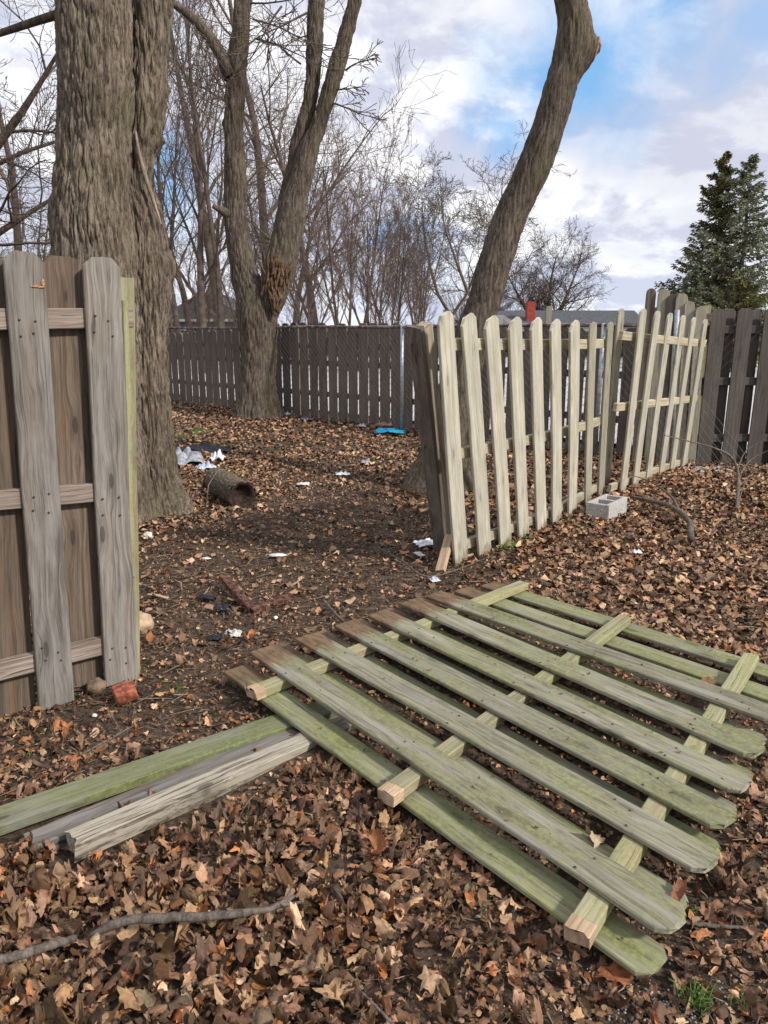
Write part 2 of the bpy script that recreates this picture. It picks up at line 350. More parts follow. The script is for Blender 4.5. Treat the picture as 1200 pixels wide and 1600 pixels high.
def trunk_mesh(paths, origin, ring=150, seg=.03, spacing=.04, depth=.012, lump=.02, flare=.35, flare_h=.35, bumps=(), zg=0., ridge_len=.2):
    Vs = []; Fs = []; base = 0; o = np.array(origin)
    for pi, rows in enumerate(paths):
        n = 2 + int(sum(np.linalg.norm(np.diff(np.array(rows)[:, :3], axis=0), axis=1)) / seg)
        P, L = catmull(rows, n); T = np.gradient(P[:, :3], axis=0); T /= np.linalg.norm(T, axis=1)[:, None]
        A = np.cross(T, [0, 1, 0]); A /= np.linalg.norm(A, axis=1)[:, None]; B = np.cross(T, A)
        for i in range(n):
            c = P[i, :3]; r = P[i, 3]; z = c[2] - zg
            for j in range(ring):
                a = j * 2 * math.pi / ring; dr = A[i] * math.cos(a) + B[i] * math.sin(a); q = c + dr * r
                lw = lump * mn.noise(Vector((q[0] * 2.3 + pi * 9, q[1] * 2.3, q[2] * 1.3))) + lump * .4 * mn.noise(Vector((q[0] * 7, q[1] * 7, q[2] * 3 + pi)))
                wx = .022 * mn.noise(Vector((q[0] * 3, q[1] * 3, q[2] * 2.2))) + .008 * mn.noise(Vector((q[0] * 9, q[1] * 9, q[2] * 8)))
                f = mn.noise(Vector(((q[0] + wx) / spacing, (q[1] + wx) / spacing, q[2] / ridge_len)))
                f2 = mn.noise(Vector(((q[0] + wx) / spacing * 1.9 + 5, (q[1] - wx) / spacing * 1.9, q[2] / ridge_len * 1.7)))
                rid = 1 - min(1, abs(f) * 3.0); rid2 = 1 - min(1, abs(f2) * 2.4)
                fl = 0
                if pi == 0 or rows[0][2] < .15:
                    fl = flare * r * math.exp(-max(z, 0) / flare_h) * (.35 + .65 * abs(math.sin(a * 2.5 + pi + .6 * mn.noise(Vector((a, pi, 0))))))
                rr = r + lw - depth * rid ** 1.1 - depth * .45 * rid2 + fl
                pt = c + dr * rr
                for (bx, by, bz, br, bh) in bumps:
                    d2 = (pt[0]-bx)**2 + (pt[1]-by)**2 + (pt[2]-bz)**2
                    if d2 < br*br*6: pt = pt + dr * bh * math.exp(-d2 / (br*br))
                Vs.append(pt - o)
        i = np.arange(n-1)[:, None]*ring + base; j = np.arange(ring)[None, :]; j2 = (j+1) % ring
        Fs.append(np.stack([i+j, i+j2, i+j2+ring, i+j+ring], -1).reshape(-1, 4)); base += n * ring
    return mesh_np('trunk', np.array(Vs), np.concatenate(Fs))

def grow(start, d, L, r, lev, P, out, rnd):
    """recursive bare branches; out[lev] collects polylines"""
    n = P['seg'][min(lev, len(P['seg'])-1)]; pts = [start]; rad = [r]; d = d.normalized(); cur = start; k = P['wob'][min(lev, len(P['wob'])-1)]
    for i in range(n):
        d = (d + Vector((rnd.gauss(0, k), rnd.gauss(0, k), rnd.gauss(0, k))) + Vector((0, 0, P['up'][min(lev, len(P['up'])-1)]))).normalized()
        cur = cur + d * (L / n); pts.append(cur); rad.append(max(P['rmin'], r * (1 - (i + 1) / n * P['taper'])))
    out.append((lev, pts, rad))
    if lev >= P['levels']: return
    for c in range(P['kids'][lev]):
        s = P['from'][min(lev, len(P['from'])-1)]; f = s + (1 - s) * (c + rnd.random()) / P['kids'][lev]
        i = min(int(f * n), n - 1); q = pts[i].lerp(pts[i+1], f * n - i); dd = (pts[i+1] - pts[i]).normalized()
        side = Vector((rnd.gauss(0, 1), rnd.gauss(0, 1), rnd.gauss(0, .6))); side = (side - dd * side.dot(dd)).normalized()
        a = rnd.uniform(*P['ang']); nd = dd * math.cos(a) + side * math.sin(a)
        grow(q, nd, L * P['ratio'] * rnd.uniform(.6, 1.15) * (1.15 - .5 * f), max(P['rmin'], rad[i] * P['rr']), lev + 1, P, out, rnd)
BASEP = dict(levels=4, seg=(9, 6, 5, 4, 3), wob=(.035, .09, .12, .15, .2), up=(.05, .07, .06, .05, .03), kids=(11, 6, 4, 3), ang=(.45, .95), ratio=.50, rr=.5, taper=.85, rmin=.0045)
BASEP['from'] = (.25, .2, .15, .1)
def bare_tree(name, stems, P, loc, label, group, mt, mb, seed, trunk_levels=0):
    rnd = random.Random(seed); out = []
    for (s, d, L, r) in stems: grow(Vector(s), Vector(d), L, r, 0, P, out, rnd)
    root = thing(name, loc, label, 'tree', group)
    M = Matrix.Translation(Vector(loc))
    link('trunk', tubes_mesh('trunk', [(q, r) for l, q, r in out if l <= trunk_levels], 8), mt, root, M)
    link('branches', tubes_mesh('branches', [(q, r) for l, q, r in out if l > trunk_levels], 3), mb, root, M)
    return root
def copy_tree(src, loc, rz, sc, label):
    r = src.copy(); COL.objects.link(r); r.location = loc; r.rotation_euler = (0, 0, rz); r.scale = (sc, sc, sc); r['label'] = label
    for ch in src.children:
        c = ch.copy(); COL.objects.link(c); c.parent = r
    return r
def twigs_from(parent, starts, P, seed, mat, name='branches', sides=4):
    rnd = random.Random(seed); out = []
    for (s, d, L, r) in starts: grow(Vector(s), Vector(d), L, r, 1, P, out, rnd)
    return link(name, tubes_mesh(name, [(q, r) for l, q, r in out], sides), mat, parent)

# big double maple on the left
DA, DB = 6.05, 6.33
pa = px_path([(150, 900, 205, DA), (152, 840, 180, DA), (152, 760, 160, DA), (150, 650, 146, DA), (150, 520, 142, DA), (150, 400, 138, DA), (146, 350, 134, DA), (147, 290, 124, DA), (148, 200, 118, DA), (147, 100, 119, DA), (146, 0, 120, DA), (145, -140, 118, DA), (145, -300, 112, DA)], .95)
pb = px_path([(243, 885, 170, DB), (241, 830, 138, DB), (238, 780, 102, DB), (234, 740, 86, DB), (231, 700, 84, DB), (224, 600, 80, DB), (222, 520, 84, DB), (222, 460, 94, DB), (222, 420, 98, DB), (221, 380, 92, DB), (214, 330, 84, DB), (208, 290, 72, DB), (210, 250, 68, DB), (218, 210, 70, DB), (226, 160, 72, DB), (232, 100, 68, DB), (236, 40, 70, DB), (240, -40, 72, DB), (246, -180, 68, DB), (252, -300, 64, DB)], .95)
def bp(u, v, y, r, h): q = AT(u, v, y); return (q.x, q.y, q.z, r, h)
org = G(175, 840)
tree1 = thing('maple_tree', org, 'huge double trunk maple with furrowed bark behind the grey fence boards on the left', 'tree')
link('trunk', trunk_mesh([pa, pb], org, ring=330, seg=.028, spacing=.036, depth=.024, lump=.020, flare=.30, flare_h=.28, ridge_len=.16,
     bumps=[bp(276, 415, DB, .10, .05), bp(254, 222, DB, .05, .05), bp(268, 140, DB, .05, .06), bp(90, 340, DA, .12, .02)]), BARK, tree1, Matrix.Translation(org))
# healed seam on the right stem
sp = [AT(u, v, DB - .165) for u, v in ((212, 205), (216, 235), (222, 258), (230, 285), (240, 315), (252, 350))]
link('bark_seam', tubes_mesh('bark_seam', [(sp, [.006, .014, .017, .016, .013, .004])], 8), bark('pale_seam_bark', (.17, .13, .10), (.42, .35, .28), moss=.1), tree1)
limb = [AT(u, v, 6.3) for u, v in ((110, 18), (92, 22), (60, 32), (30, 42), (0, 52), (-60, 70), (-120, 92))]
link('limb', tubes_mesh('limb', [(limb, [.04, .034, .030, .027, .024, .02, .01])], 10), BARK2, tree1)
root_pts = []
for k, (u1, v1, u2, v2, u3, v3) in enumerate(((268, 790, 300, 806, 345, 818), (256, 820, 280, 838, 300, 850), (240, 838, 246, 852, 262, 866))):
    q1, q2, q3 = G(u1, v1, .08), G(u2, v2, .03), G(u3, v3, -.02); root_pts.append(([q1, q2, q3], [.07, .055, .02]))
for q_ in root_pts[:0]: link('root', tubes_mesh('root', [q_], 10), BARK, tree1)

# forked maple in the middle
DM = 12.9
pl = px_path([(404, 672, 74, DM), (404, 650, 68, DM), (403, 600, 62, DM), (404, 540, 62, DM), (402, 490, 72, DM), (393, 455, 60, DM), (384, 430, 50, DM), (376, 395, 45, DM), (370, 350, 44, DM), (368, 320, 41, DM), (367, 260, 38, DM), (366, 190, 37, DM), (370, 120, 36, DM), (376, 50, 34, DM), (380, -30, 33, DM), (384, -120, 30, DM)], .88)
pr = px_path([(408, 520, 40, DM), (418, 480, 58, DM), (430, 445, 58, DM), (441, 400, 58, DM), (452, 350, 56, DM), (464, 300, 50, DM), (480, 245, 42, DM), (499, 190, 37, DM), (518, 130, 33, DM), (533, 80, 32, DM), (548, 30, 30, DM), (564, -30, 28, DM), (585, -110, 26, DM)], .86)
ps = px_path([(448, 345, 40, DM+.15), (455, 300, 40, DM+.15), (463, 250, 36, DM+.15), (472, 205, 32, DM+.15), (483, 160, 30, DM+.15), (489, 120, 29, DM+.15), (491, 80, 30, DM+.15), (493, 30, 32, DM+.15), (496, -30, 30, DM+.15), (500, -110, 27, DM+.15)], .86)
org = G(405, 655)
tree2 = thing('maple_tree', org, 'forked maple with a rotten brown wound in its crotch by the chain link fence', 'tree')
link('trunk', trunk_mesh([pl, pr, ps], org, ring=150, seg=.05, spacing=.055, depth=.022, lump=.04, flare=.45, flare_h=.35, ridge_len=.18,
     bumps=[bp(352, 195, DM, .10, .05), bp(350, 328, DM, .08, .05), bp(565, 45, DM, .07, .06), bp(538, 135, DM, .06, .04), bp(512, 38, DM, .08, .05), bp(452, 420, DM, .15, .04)]), BARK2, tree2, Matrix.Translation(org))
link('branch_stub', tubes_mesh('branch_stub', [([AT(358, 335, DM-.1), AT(345, 328, DM-.15), AT(332, 322, DM-.2)], [.10, .055, .03])], 10), BARK2, tree2)
# rotten wound: ragged splinters lining a hollow
rr_ = random.Random(3); vs = []
for k in range(170):
    u = rr_.gauss(431, 13); v = rr_.uniform(415, 490); u = 432 + (u - 432) * max(.2, 1 - abs(v - 438) / 55)
    q = AT(u, v, DM - .30 + rr_.uniform(-.05, .06)); L = rr_.uniform(.08, .28)
    dd = Vector((rr_.gauss(.15, .25), rr_.gauss(-.12, .1), 1)).normalized(); vs.append(([q, q + dd * L * .5, q + dd * L], [rr_.uniform(.008, .022), rr_.uniform(.012, .028), .003]))
link('rotten_wound', tubes_mesh('rotten_wound', vs, 5), ROT, tree2)
limb = [AT(u, v, DM-.02) for u, v in ((362, 120), (354, 104), (345, 85), (328, 58), (308, 34), (285, 15), (255, -5), (215, -20))]
link('limb', tubes_mesh('limb', [(limb, [.13, .115, .095, .085, .075, .06, .05, .04])], 10), BARK2, tree2)
TP = dict(BASEP); TP.update(levels=3, kids=(0, 6, 4, 3), ratio=.55, rmin=.006, up=(0, -.02, -.02, .0), ang=(.35, .9)); TP['from'] = (.1, .1, .1, .1)
st = []
for (u, v, du, dv, L) in ((395, 30, 60, 20, 1.5), (398, 60, 70, 10, 1.3), (390, 5, 80, -5, 1.7), (440, 10, -40, 40, 1.4), (480, 20, -60, 30, 1.4), (470, 100, -40, -20, .8), (540, 110, 30, -12, .7), (520, 140, 40, -8, .55), (512, 160, 60, 5, .9), (350, 90, -30, 40, 1.1), (320, 50, -20, 60, 1.4), (300, 25, 20, 60, 1.3), (285, 10, -10, 60, 1.2)):
    a = AT(u, v, DM); c2 = AT(u + du, v + dv, DM - .3); st.append((a, c2 - a, L, .018))
twigs_from(tree2, st, TP, 11, BARK_FAR)

# leaning trunk on the right
DR = 7.35
pc = px_path([(u, v, w_, DR) for u, v, w_ in ((688, 790, 100), (690, 755, 88), (696, 710, 76), (706, 650, 68), (722, 585, 62), (739, 520, 58), (757, 470, 55), (778, 400, 57), (797, 338, 58), (815, 300, 58), (833, 262, 58), (856, 200, 54), (876, 135, 54), (888, 100, 56), (896, 68, 58), (898, 34, 53), (892, 0, 49), (882, -60, 48), (870, -170, 46))])
org = G(690, 760)
tree3 = thing('maple_tree', org, 'single maple trunk leaning right with a burl near the top, rising behind the cream pickets', 'tree')
link('trunk', trunk_mesh([pc], org, ring=130, seg=.03, spacing=.032, depth=.012, lump=.012, flare=.55, flare_h=.28, ridge_len=.18,
     bumps=[bp(924, 74, DR, .085, .085), bp(916, 100, DR, .08, .035)]), BARK2, tree3, Matrix.Translation(org))
bm = rock_mesh('burl_scar', .022, .05, .10, 4, .35)
link('burl_scar', bm, wood('raw_scar_wood', (.30, .14, .09), (.50, .32, .22), crack=.8, knots=0), tree3, Matrix.Translation(AT(931, 76, DR - .02)) @ Matrix.Rotation(.25, 4, 'Y'))

# ------------------------------------------------------------------ left fence (grey boards)
LF0, LF1 = G(62, 1108), G(213, 1058); LD = (LF1 - LF0).normalized(); LN = Vector((LD.y, -LD.x, 0))  # toward camera
fl = thing('board_fence', LF1, 'tall weathered grey board fence with orange scuffs at the left edge', 'fence')
def upright(name, bu, bv, tu, tv, L, mat, parent, nrm, wd, t=.02, near=False, off=0., top='dog', sink=.0, **kw):
    p0 = G(bu, bv) + nrm * off; p1 = REACH(G(bu, bv), tu, tv, L, near) + nrm * off; d = (p1 - p0).normalized()
    n = (nrm - d * nrm.dot(d)).normalized()
    return board(name, p0 - d * sink, p1, n, wd, t, mat, parent, top, **kw)
def on_rail(u, v, off):   # meet the fence plane
    d = ray(u, v); P0 = LF0 + LN * off; t_ = (P0 - cam.location).dot(LN) / d.dot(LN); return cam.location + d * t_
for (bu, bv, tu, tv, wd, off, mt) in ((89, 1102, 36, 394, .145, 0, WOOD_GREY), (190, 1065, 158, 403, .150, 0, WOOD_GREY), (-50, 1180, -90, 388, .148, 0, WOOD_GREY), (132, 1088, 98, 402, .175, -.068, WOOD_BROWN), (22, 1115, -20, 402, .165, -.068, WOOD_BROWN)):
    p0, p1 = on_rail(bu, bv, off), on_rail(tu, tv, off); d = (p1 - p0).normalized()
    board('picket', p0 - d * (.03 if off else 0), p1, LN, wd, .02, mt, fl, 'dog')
for (a, c_) in (((-60, 500), (204, 496)), ((-60, 786), (204, 764)), ((-60, 1062), (206, 996))):
    q0, q1 = on_rail(*a, -.034), on_rail(*c_, -.034)
    board('rail', q0, q1, LN, .078, .042, WOOD_RAIL, fl, 'square', bow=0, twist=0)
pb0, pt0 = on_rail(202, 1058, -.062), on_rail(190, 434, -.062)
board('post', pb0, pt0, LN, .070, .088, WOOD_NEW, fl, 'square', bow=0, twist=0, cup=0)
board('batten', on_rail(208, 900, -.006), on_rail(195, 470, -.006), LN, .026, .018, WOOD_NEW, fl, 'square', bow=0)
# orange scuffs on the boards, nail heads
NAIL = plain('nail_steel', (.09, .08, .075), .5, .8, 60, .3, 0)
def scuff(u, v, w_, h_):
    q = on_rail(u, v, .0125); me = rock_mesh('scuff', w_/2, h_/2, .0016, u, .5, 3, 2.5)
    link('scuff', me, plain('orange_scuff', (.40, .22, .11), .8, 0, 90, .4, .3), fl, frameM(q, LD, LN))
scuff(60, 448, .05, .008); scuff(67, 442, .012, .03)
rn = random.Random(5); nl = []
for (ax, ay, bx, by) in ((36, 394, 89, 1102), (158, 403, 190, 1065)):
    for vv in (497, 521, 775, 800, 1015, 1035):
        f = (vv - ay) / (by - ay); uu = ax + (bx - ax) * f
        for s in (-14, 10): q = on_rail(uu + s + rn.uniform(-3, 3), vv + rn.uniform(-5, 5), .0125); nl.append(([q - LN * .002, q + LN * .002, q + LN * .0022], [.004, .004, .0002]))
for q_ in nl: link('nail_head', tubes_mesh('nail_head', [q_], 8), NAIL, fl)
# blue cloth and green stake behind the left fence
q = on_rail(8, 460, -.16)
tp = thing('tarpaulin', Vector((q.x, q.y, 0)), 'blue cloth strip glimpsed behind the gap between the leftmost grey fence boards', 'tarp')
Vv = []; nxx, nzz = 14, 30
for k in range(nzz + 1):
    for i in range(nxx + 1):
        f, g_ = i / nxx, k / nzz; pt = on_rail(-6 + 34 * f + 14 * (1-g_), 455, -.17) ; z = .95 + .72 * g_
        pt = Vector((pt.x, pt.y, z)) - LN * (.015 * math.sin(f * 14 + g_ * 3) + .01 * math.sin(g_ * 9 + f * 4)); Vv.append(pt - tp.location)
ft = [(k*(nxx+1)+i, k*(nxx+1)+i+1, (k+1)*(nxx+1)+i+1, (k+1)*(nxx+1)+i) for k in range(nzz) for i in range(nxx)]
o = link('sheet', mesh_py('sheet', Vv, ft), plain('blue_cloth', (.03, .085, .30), .8, 0, 120, .2, .3), tp, Matrix.Translation(tp.location))
md = o.modifiers.new('thickness', 'SOLIDIFY'); md.thickness = .002
a, c_ = on_rail(33, 790, -.14), on_rail(42, 858, -.14)
tag(tube('plant_stake', [a, a.lerp(c_, .5), c_, Vector((c_.x, c_.y, -.02))], .005, plain('green_plastic', (.08, .42, .05), .4, 0, 20, .1, 0)), 'thin bright green plastic stake behind the left fence boards', 'stake')

# ------------------------------------------------------------------ fallen panel
Z0 = .050
ZL, ZR, ZU = Z0 + .010, Z0 + .042, Z0 + .074
UP = [((408, 1016), (1060, 1445)), ((479, 995), (1112, 1352)), ((539, 975), (1140, 1285)), ((590, 959), (1165, 1230)), ((640, 941), (1187, 1175)), ((678, 929), (1216, 1120))]
LO = [((368, 1046), (1030, 1512)), ((448, 1005), (1070, 1398)), ((511, 987), (1120, 1318)), ((564, 969), (1146, 1262)), ((614, 951), (1170, 1207)), ((658, 938), (1196, 1150)), ((721, 922), (1236, 1098)), ((762, 914), (1262, 1070))]
org = G(368, 1046)
fp = thing('fallen_fence', org, 'fallen mossy green fence panel lying flat on the ground in the foreground', 'fence panel')
for i, (a, c_) in enumerate(LO):
    if 0 < i < 6:
        (ua, uc) = UP[i-1]; k_ = .48; a = (a[0] + (ua[0]-a[0])*k_, a[1] + (ua[1]-a[1])*k_); c_ = (c_[0] + (uc[0]-c_[0])*k_, c_[1] + (uc[1]-c_[1])*k_)
    board('picket', G(*a, ZL), G(*c_, ZL - .004), (0, 0, 1), .106 if 0 < i < 6 else .122, .0185, WOOD_MOSS_LOW, fp, 'dog', jag=.006, twist=random.uniform(-.02, .02), bow=random.uniform(-.003, .001), cup=0)
for i, (a, c_) in enumerate(UP):
    board('picket', G(*a, ZU), G(*c_, ZU), (random.uniform(-.02, .02), 0, 1), .124, .0185, WOOD_MOSS, fp, 'dog', jag=.006, twist=random.uniform(-.02, .02), bow=random.uniform(0, .003), cup=0)
for i, (a, c_) in enumerate((((397, 1083), (818, 914)), ((608, 1243), (976, 968)), ((903, 1460), (1173, 1028)))):
    p0, p1 = G(*a, ZR), G(*c_, ZR); r_ = board('rail', p0, p1, (0, 0, 1), .066, .040, WOOD_MRAIL, fp, 'square', jag=.008, bow=0, twist=0, cup=0)
    d = (p1 - p0).normalized()
    e = board('broken_end', p0 - d * .012, p0 + d * .035, (0, 0, 1), .069, .043, WOOD_RAW, fp, 'square', jag=.009, jag1=.001, bow=0, twist=0, cup=0); e.parent = r_; e.matrix_basis = r_.matrix_basis.inverted() @ Matrix.Translation(-org) @ frameM(p0 - d * .012, d, (0, 0, 1))
nq = G(386, 1080, ZR + .02)
link('nail', tubes_mesh('nail', [([nq, nq + Vector((0, 0, .045)), nq + Vector((.001, 0, .046))], [.0022, .0022, .0002])], 6), NAIL, fp)
# small nail heads on upper pickets
nl = []
for (a, c_) in UP:
    A_, C_ = G(*a, ZU + .0095), G(*c_, ZU + .0095); side = (C_ - A_).normalized().cross(Vector((0, 0, 1)))
    for f in (.14, .50, .87):
        for s in (-.035, .035):
            q = A_.lerp(C_, f + random.uniform(-.01, .01)) + side * s; nl.append(([q, q + Vector((0, 0, .0032)), q + Vector((0, .0001, .0034))], [.0038, .0038, .0003]))
for q_ in nl: link('nail_head', tubes_mesh('nail_head', [q_], 8), NAIL, fp)

# planks and posts running under the panel
a, c_ = G(-60, 1304, .03), G(520, 1105, .018)
tag(board('plank', a, c_, (0, 0, 1), .115, .036, WOOD_GREEN, None, 'square', bow=.004, twist=0, jag=.004), 'long green mossy plank lying on the ground from the left edge to the fallen panel', 'plank')
a, c_ = G(112, 1322, .045), G(540, 1136, .006)
pst = tag(board('fence_post', a, c_, (0.05, -.1, 1), .076, .066, WOOD_WHITE, None, 'square', bow=0, twist=.05, jag=.010), 'thick square post with peeling white surface lying on leaves, end towards the camera left', 'post')
a, c_ = G(50, 1322, .02), G(460, 1150, .0)
tag(board('fence_post', a, c_, (0, 0, 1), .088, .05, WOOD_ASH, None, 'square', bow=0, jag=.015), 'grey split timber half buried between the green plank and the whitish post', 'post')

# ------------------------------------------------------------------ cream leaning fence panel
PA, PB = G(720, 876), G(936, 775); CD = (PB - PA).normalized(); CN = Vector((CD.y, -CD.x, 0))
f1 = thing('picket_fence', PA, 'long cream picket fence panel leaning towards the camera beside the opening, nine pickets', 'fence panel')
R1 = [(720, 877, 695, 490, 0), (757, 866, 731, 493, 0), (790, 852, 767, 497, 0), (818, 840, 804, 499, 0), (846, 828, 837, 500, 0), (869, 817, 867, 502, 0), (893, 806, 897, 504, 0), (918, 788, 926, 505, 1), (938, 776, 953, 505, 1)]
ends = []
for (bu, bv, tu, tv, g_) in R1:
    p0 = G(bu, bv); p1 = REACH(p0, tu, tv, 1.70); d = (p1 - p0).normalized(); n = (CN - d * CN.dot(d)).normalized()
    board('picket', p0 - d * .02, p1, n, .162 if not g_ else .135, .02, WOOD_CREAMG if g_ else WOOD_CREAM, f1, 'round' if g_ else 'dog', jag=.012, jag1=.002); ends.append((p0, p1, n))
def rail_through(ends, f, parent, mat, ext0, ext1, wd=.07, t=.036, gap=.029, name='rail'):
    """rails run in short straight lengths behind pickets"""
    P = [a.lerp(c_, f) - n * gap for a, c_, n in ends]; d0 = (P[1] - P[0]).normalized(); d1 = (P[-1] - P[-2]).normalized()
    q0, q1 = P[0] - d0 * ext0, P[-1] + d1 * ext1; mid = P[len(P)//2]; n = ends[len(ends)//2][2]
    L = (q1 - q0).length; sag = (mid - q0.lerp(q1, .5)).dot(n)
    return board(name, q0, q1, n, wd, t, mat, parent, 'square', jag=.004, bow=sag, twist=0, cup=0)
WOOD_CRAIL = wood('cream_rail_wood', (.42, .36, .24), (.62, .55, .40), crack=1., knots=.5, stain=(.16, .10, .06), stain_amt=.35)
for f in (.065, .475, .895): rail_through(ends, f, f1, WOOD_CRAIL, -.05, .03)
# worn post at its left end, a darker board forming its left side
p0, p1 = G(707, 868), None
for (bu, bv, tu, tv, L, wd, t_, mt, off) in ((700, 862, 661, 508, 1.66, .085, .085, WOOD_CREAMG, 0.), ):
    p0 = G(bu, bv); p1 = REACH(p0, tu, tv, L); d = (p1 - p0).normalized(); n = (CN - d * CN.dot(d)).normalized()
    WOOD_POST = wood('worn_post_wood', (.24, .20, .145), (.46, .41, .31), grey=.25, stain=(.22, .13, .08), stain_amt=.7, crack=1., knots=1.)
    board('post', p0 - d * .05, p1, n, .092, .075, WOOD_POST, f1, 'square', jag=.006, bow=0, twist=0, cup=0)
    off = -CD * .068 - n * .01
    board('post', p0 - d * .05 + off, p1 + off - d * .01, n, .038, .10, wood('dark_post_side_wood', (.11, .09, .07), (.24, .205, .165), crack=1.), f1, 'square', jag=.006, bow=0, twist=0, cup=0)
# single rear picket peeking right of the post
p0 = G(716, 850) - CN * .09; p1 = REACH(G(716, 850), 682, 512, 1.62) - CN * .09; d = (p1 - p0).normalized()
board('picket', p0, p1, (CN - d * CN.dot(d)).normalized(), .07, .02, WOOD_CREAMG, f1, 'dog')

# ------------------------------------------------------------------ second cream panel
PA2, PB2 = G(972, 769), G(1067, 733); CD2 = (PB2 - PA2).normalized(); CN2 = Vector((CD2.y, -CD2.x, 0))
f2 = thing('picket_fence', PA2, 'short cream picket fence panel tilted right behind the concrete block, six pickets and one grey', 'fence panel')
R2 = [(972, 771, 1005, 483), (991, 764, 1027, 487), (1012, 753, 1047, 490), (1032, 745, 1067, 494), (1049, 739, 1084, 497), (1067, 733, 1102, 500)]
ends = []
for (bu, bv, tu, tv) in R2:
    p0 = G(bu, bv); p1 = REACH(p0, tu, tv, 1.72); d = (p1 - p0).normalized(); n = (CN2 - d * CN2.dot(d)).normalized()
    board('picket', p0 - d * .02, p1, n, .128, .02, WOOD_CREAM, f2, 'round', jag=.01, jag1=.002); ends.append((p0, p1, n))
for f in (.05, .50, .86): rail_through(ends, f, f2, WOOD_CRAIL, .24 if f > .1 else .22, .13)
p0 = G(955, 762) - CN2 * .05; p1 = REACH(G(955, 762), 979, 483, 1.74) - CN2 * .05; d = (p1 - p0).normalized()
board('picket', p0, p1, (CN2 - d * CN2.dot(d)).normalized(), .13, .02, WOOD_CREAMG, f2, 'round')

# weathered taller panel behind the second one
f3 = thing('picket_fence', AT(1040, 740, 8.45) * 1, 'grey weathered fence section with uneven rounded tops behind the short cream panel', 'fence panel')
f3.location.z = 0
for (tu, tv, dx, wd, mt) in ((1018, 451, -25, .10, WOOD_DARK2), (1038, 452, -24, .12, WOOD_CREAMG), (1053, 460, -20, .14, WOOD_DARK), (1066, 459, -20, .12, WOOD_CREAMG), (1078, 471, -18, .10, WOOD_CREAMG), (1096, 479, -18, .11, WOOD_CREAMG), (1003, 470, -22, .10, WOOD_DARK2)):
    if tu == 1003: continue
    y = 8.5 - (tu - 1018) * .002; p1 = AT(tu, tv, y - .1); p0 = AT(tu + dx, 725, y + .1); p0.z = -.02
    board('picket', p0, p1, (-.15, -1, .1), wd, .02, mt, f3, 'round')
q0, q1 = AT(1012, 485, 8.62), AT(1112, 497, 8.42)
board('rail', q0, q1, (0, -1, 0), .08, .04, WOOD_DARK2, f3, 'square', bow=0)
board('rail', AT(995, 640, 8.68), AT(1092, 640, 8.5), (0, -1, 0), .08, .04, WOOD_DARK2, f3, 'square', bow=0)
METAL = plain('galvanised_steel', (.42, .44, .47), .45, .7, 25, .2, .1)
tag(tube('steel_post', [AT(1048, 735, 8.2), AT(1054, 600, 8.2), AT(1058, 484, 8.2)], .028, METAL), 'round galvanised steel post with cap behind the short cream pickets', 'post')
f3b = 0

# ------------------------------------------------------------------ dark fence on the right
f4 = thing('board_fence', Vector((4.2, 8.45, 0)), 'dark brown board fence with staggered boards at the right edge', 'fence')
xk = 3.55; i = 0
while xk < 6.2:
    w0 = .165
    board('picket', (xk, 8.43, -.02), (xk + random.uniform(.0, .02), 8.43, 1.69 + random.uniform(-.02, .02)), (0, -1, 0), w0, .02, WOOD_DARK, f4, 'dog')
    board('picket', (xk + .168, 8.53, -.02), (xk + .168, 8.53, 1.675 + random.uniform(-.02, .02)), (0, -1, 0), .125, .02, WOOD_DARK, f4, 'dog')
    xk += .28
for z in (.30, .92, 1.47): board('rail', (3.4, 8.48, z), (6.3, 8.48, z), (0, -1, 0), .085, .038, WOOD_DARK, f4, 'square', bow=0)
board('post', (3.48, 8.60, -.05), (3.48, 8.60, 1.72), (0, -1, 0), .09, .09, WOOD_NEW, f4, 'square', bow=0)

# ------------------------------------------------------------------ rear picket fence and chain link fence
FL = (FENCE_B - FENCE_A).length
f5 = thing('picket_fence', FENCE_A.lerp(FENCE_B, .5), 'long dark weathered picket fence across the back behind the chain link', 'fence')
def top_h(f): return 1.20 + .30 * min(1, max(0, (f - .15) / .35))
npk = 66
for k in range(npk):
    f = (k + .5) / npk; q = FENCE_A.lerp(FENCE_B, f); lean = random.uniform(-.012, .012)
    wd = FL / npk - (.036 if f < .5 else .034) + random.uniform(-.008, .006)
    board('picket', q + Vector((0, 0, .0)), q + FD * lean + Vector((0, 0, top_h(f) + random.uniform(-.03, .03))), -FN, wd, .02, WOOD_DARK2, f5, 'dog')
for z in (.38, .86, 1.12):
    board('rail', FENCE_A + FN * .035 + Vector((0, 0, z * .95)), FENCE_B + FN * .035 + Vector((0, 0, z * 1.1)), FN, .085, .04, WOOD_DARK2, f5, 'square', bow=0)
for f in (.1, .32, .55, .78, .98):
    q = FENCE_A.lerp(FENCE_B, f) + FN * .11; board('post', q, q + Vector((0, 0, top_h(f) - .02)), FN, .09, .09, WOOD_DARK2, f5, 'square', bow=0)
CA = FENCE_A - FN * .35; CB = FENCE_B - FN * .35 - FD * .55
f6 = thing('chain_link_fence', CA.lerp(CB, .5), 'grey chain link fence with rusty top rail running in front of the dark rear pickets', 'fence')
RUST = plain('rusty_rail', (.16, .10, .075), .8, .3, 14, .45, .3, var=(.20, .18, .17))
def ctop(f): return 1.36 + .16 * f
tube('top_rail', [CA.lerp(CB, f) + Vector((0, 0, ctop(f) + .006 * math.sin(f * 23))) for f in np.linspace(0, 1, 24)], .022, RUST, f6)
for f, ln in ((.05, 0), (.335, .0), (.56, .16), (.76, 0), (.97, 0)):
    q = CA.lerp(CB, f); tube('post', [q + Vector((-ln, 0, 0)), q + Vector((-ln * .4, 0, .8)), q + Vector((0, 0, ctop(f) + .02))], .026, METAL, f6)
wires = []; CL = (CB - CA).length; s = -1.5; pitch = .085
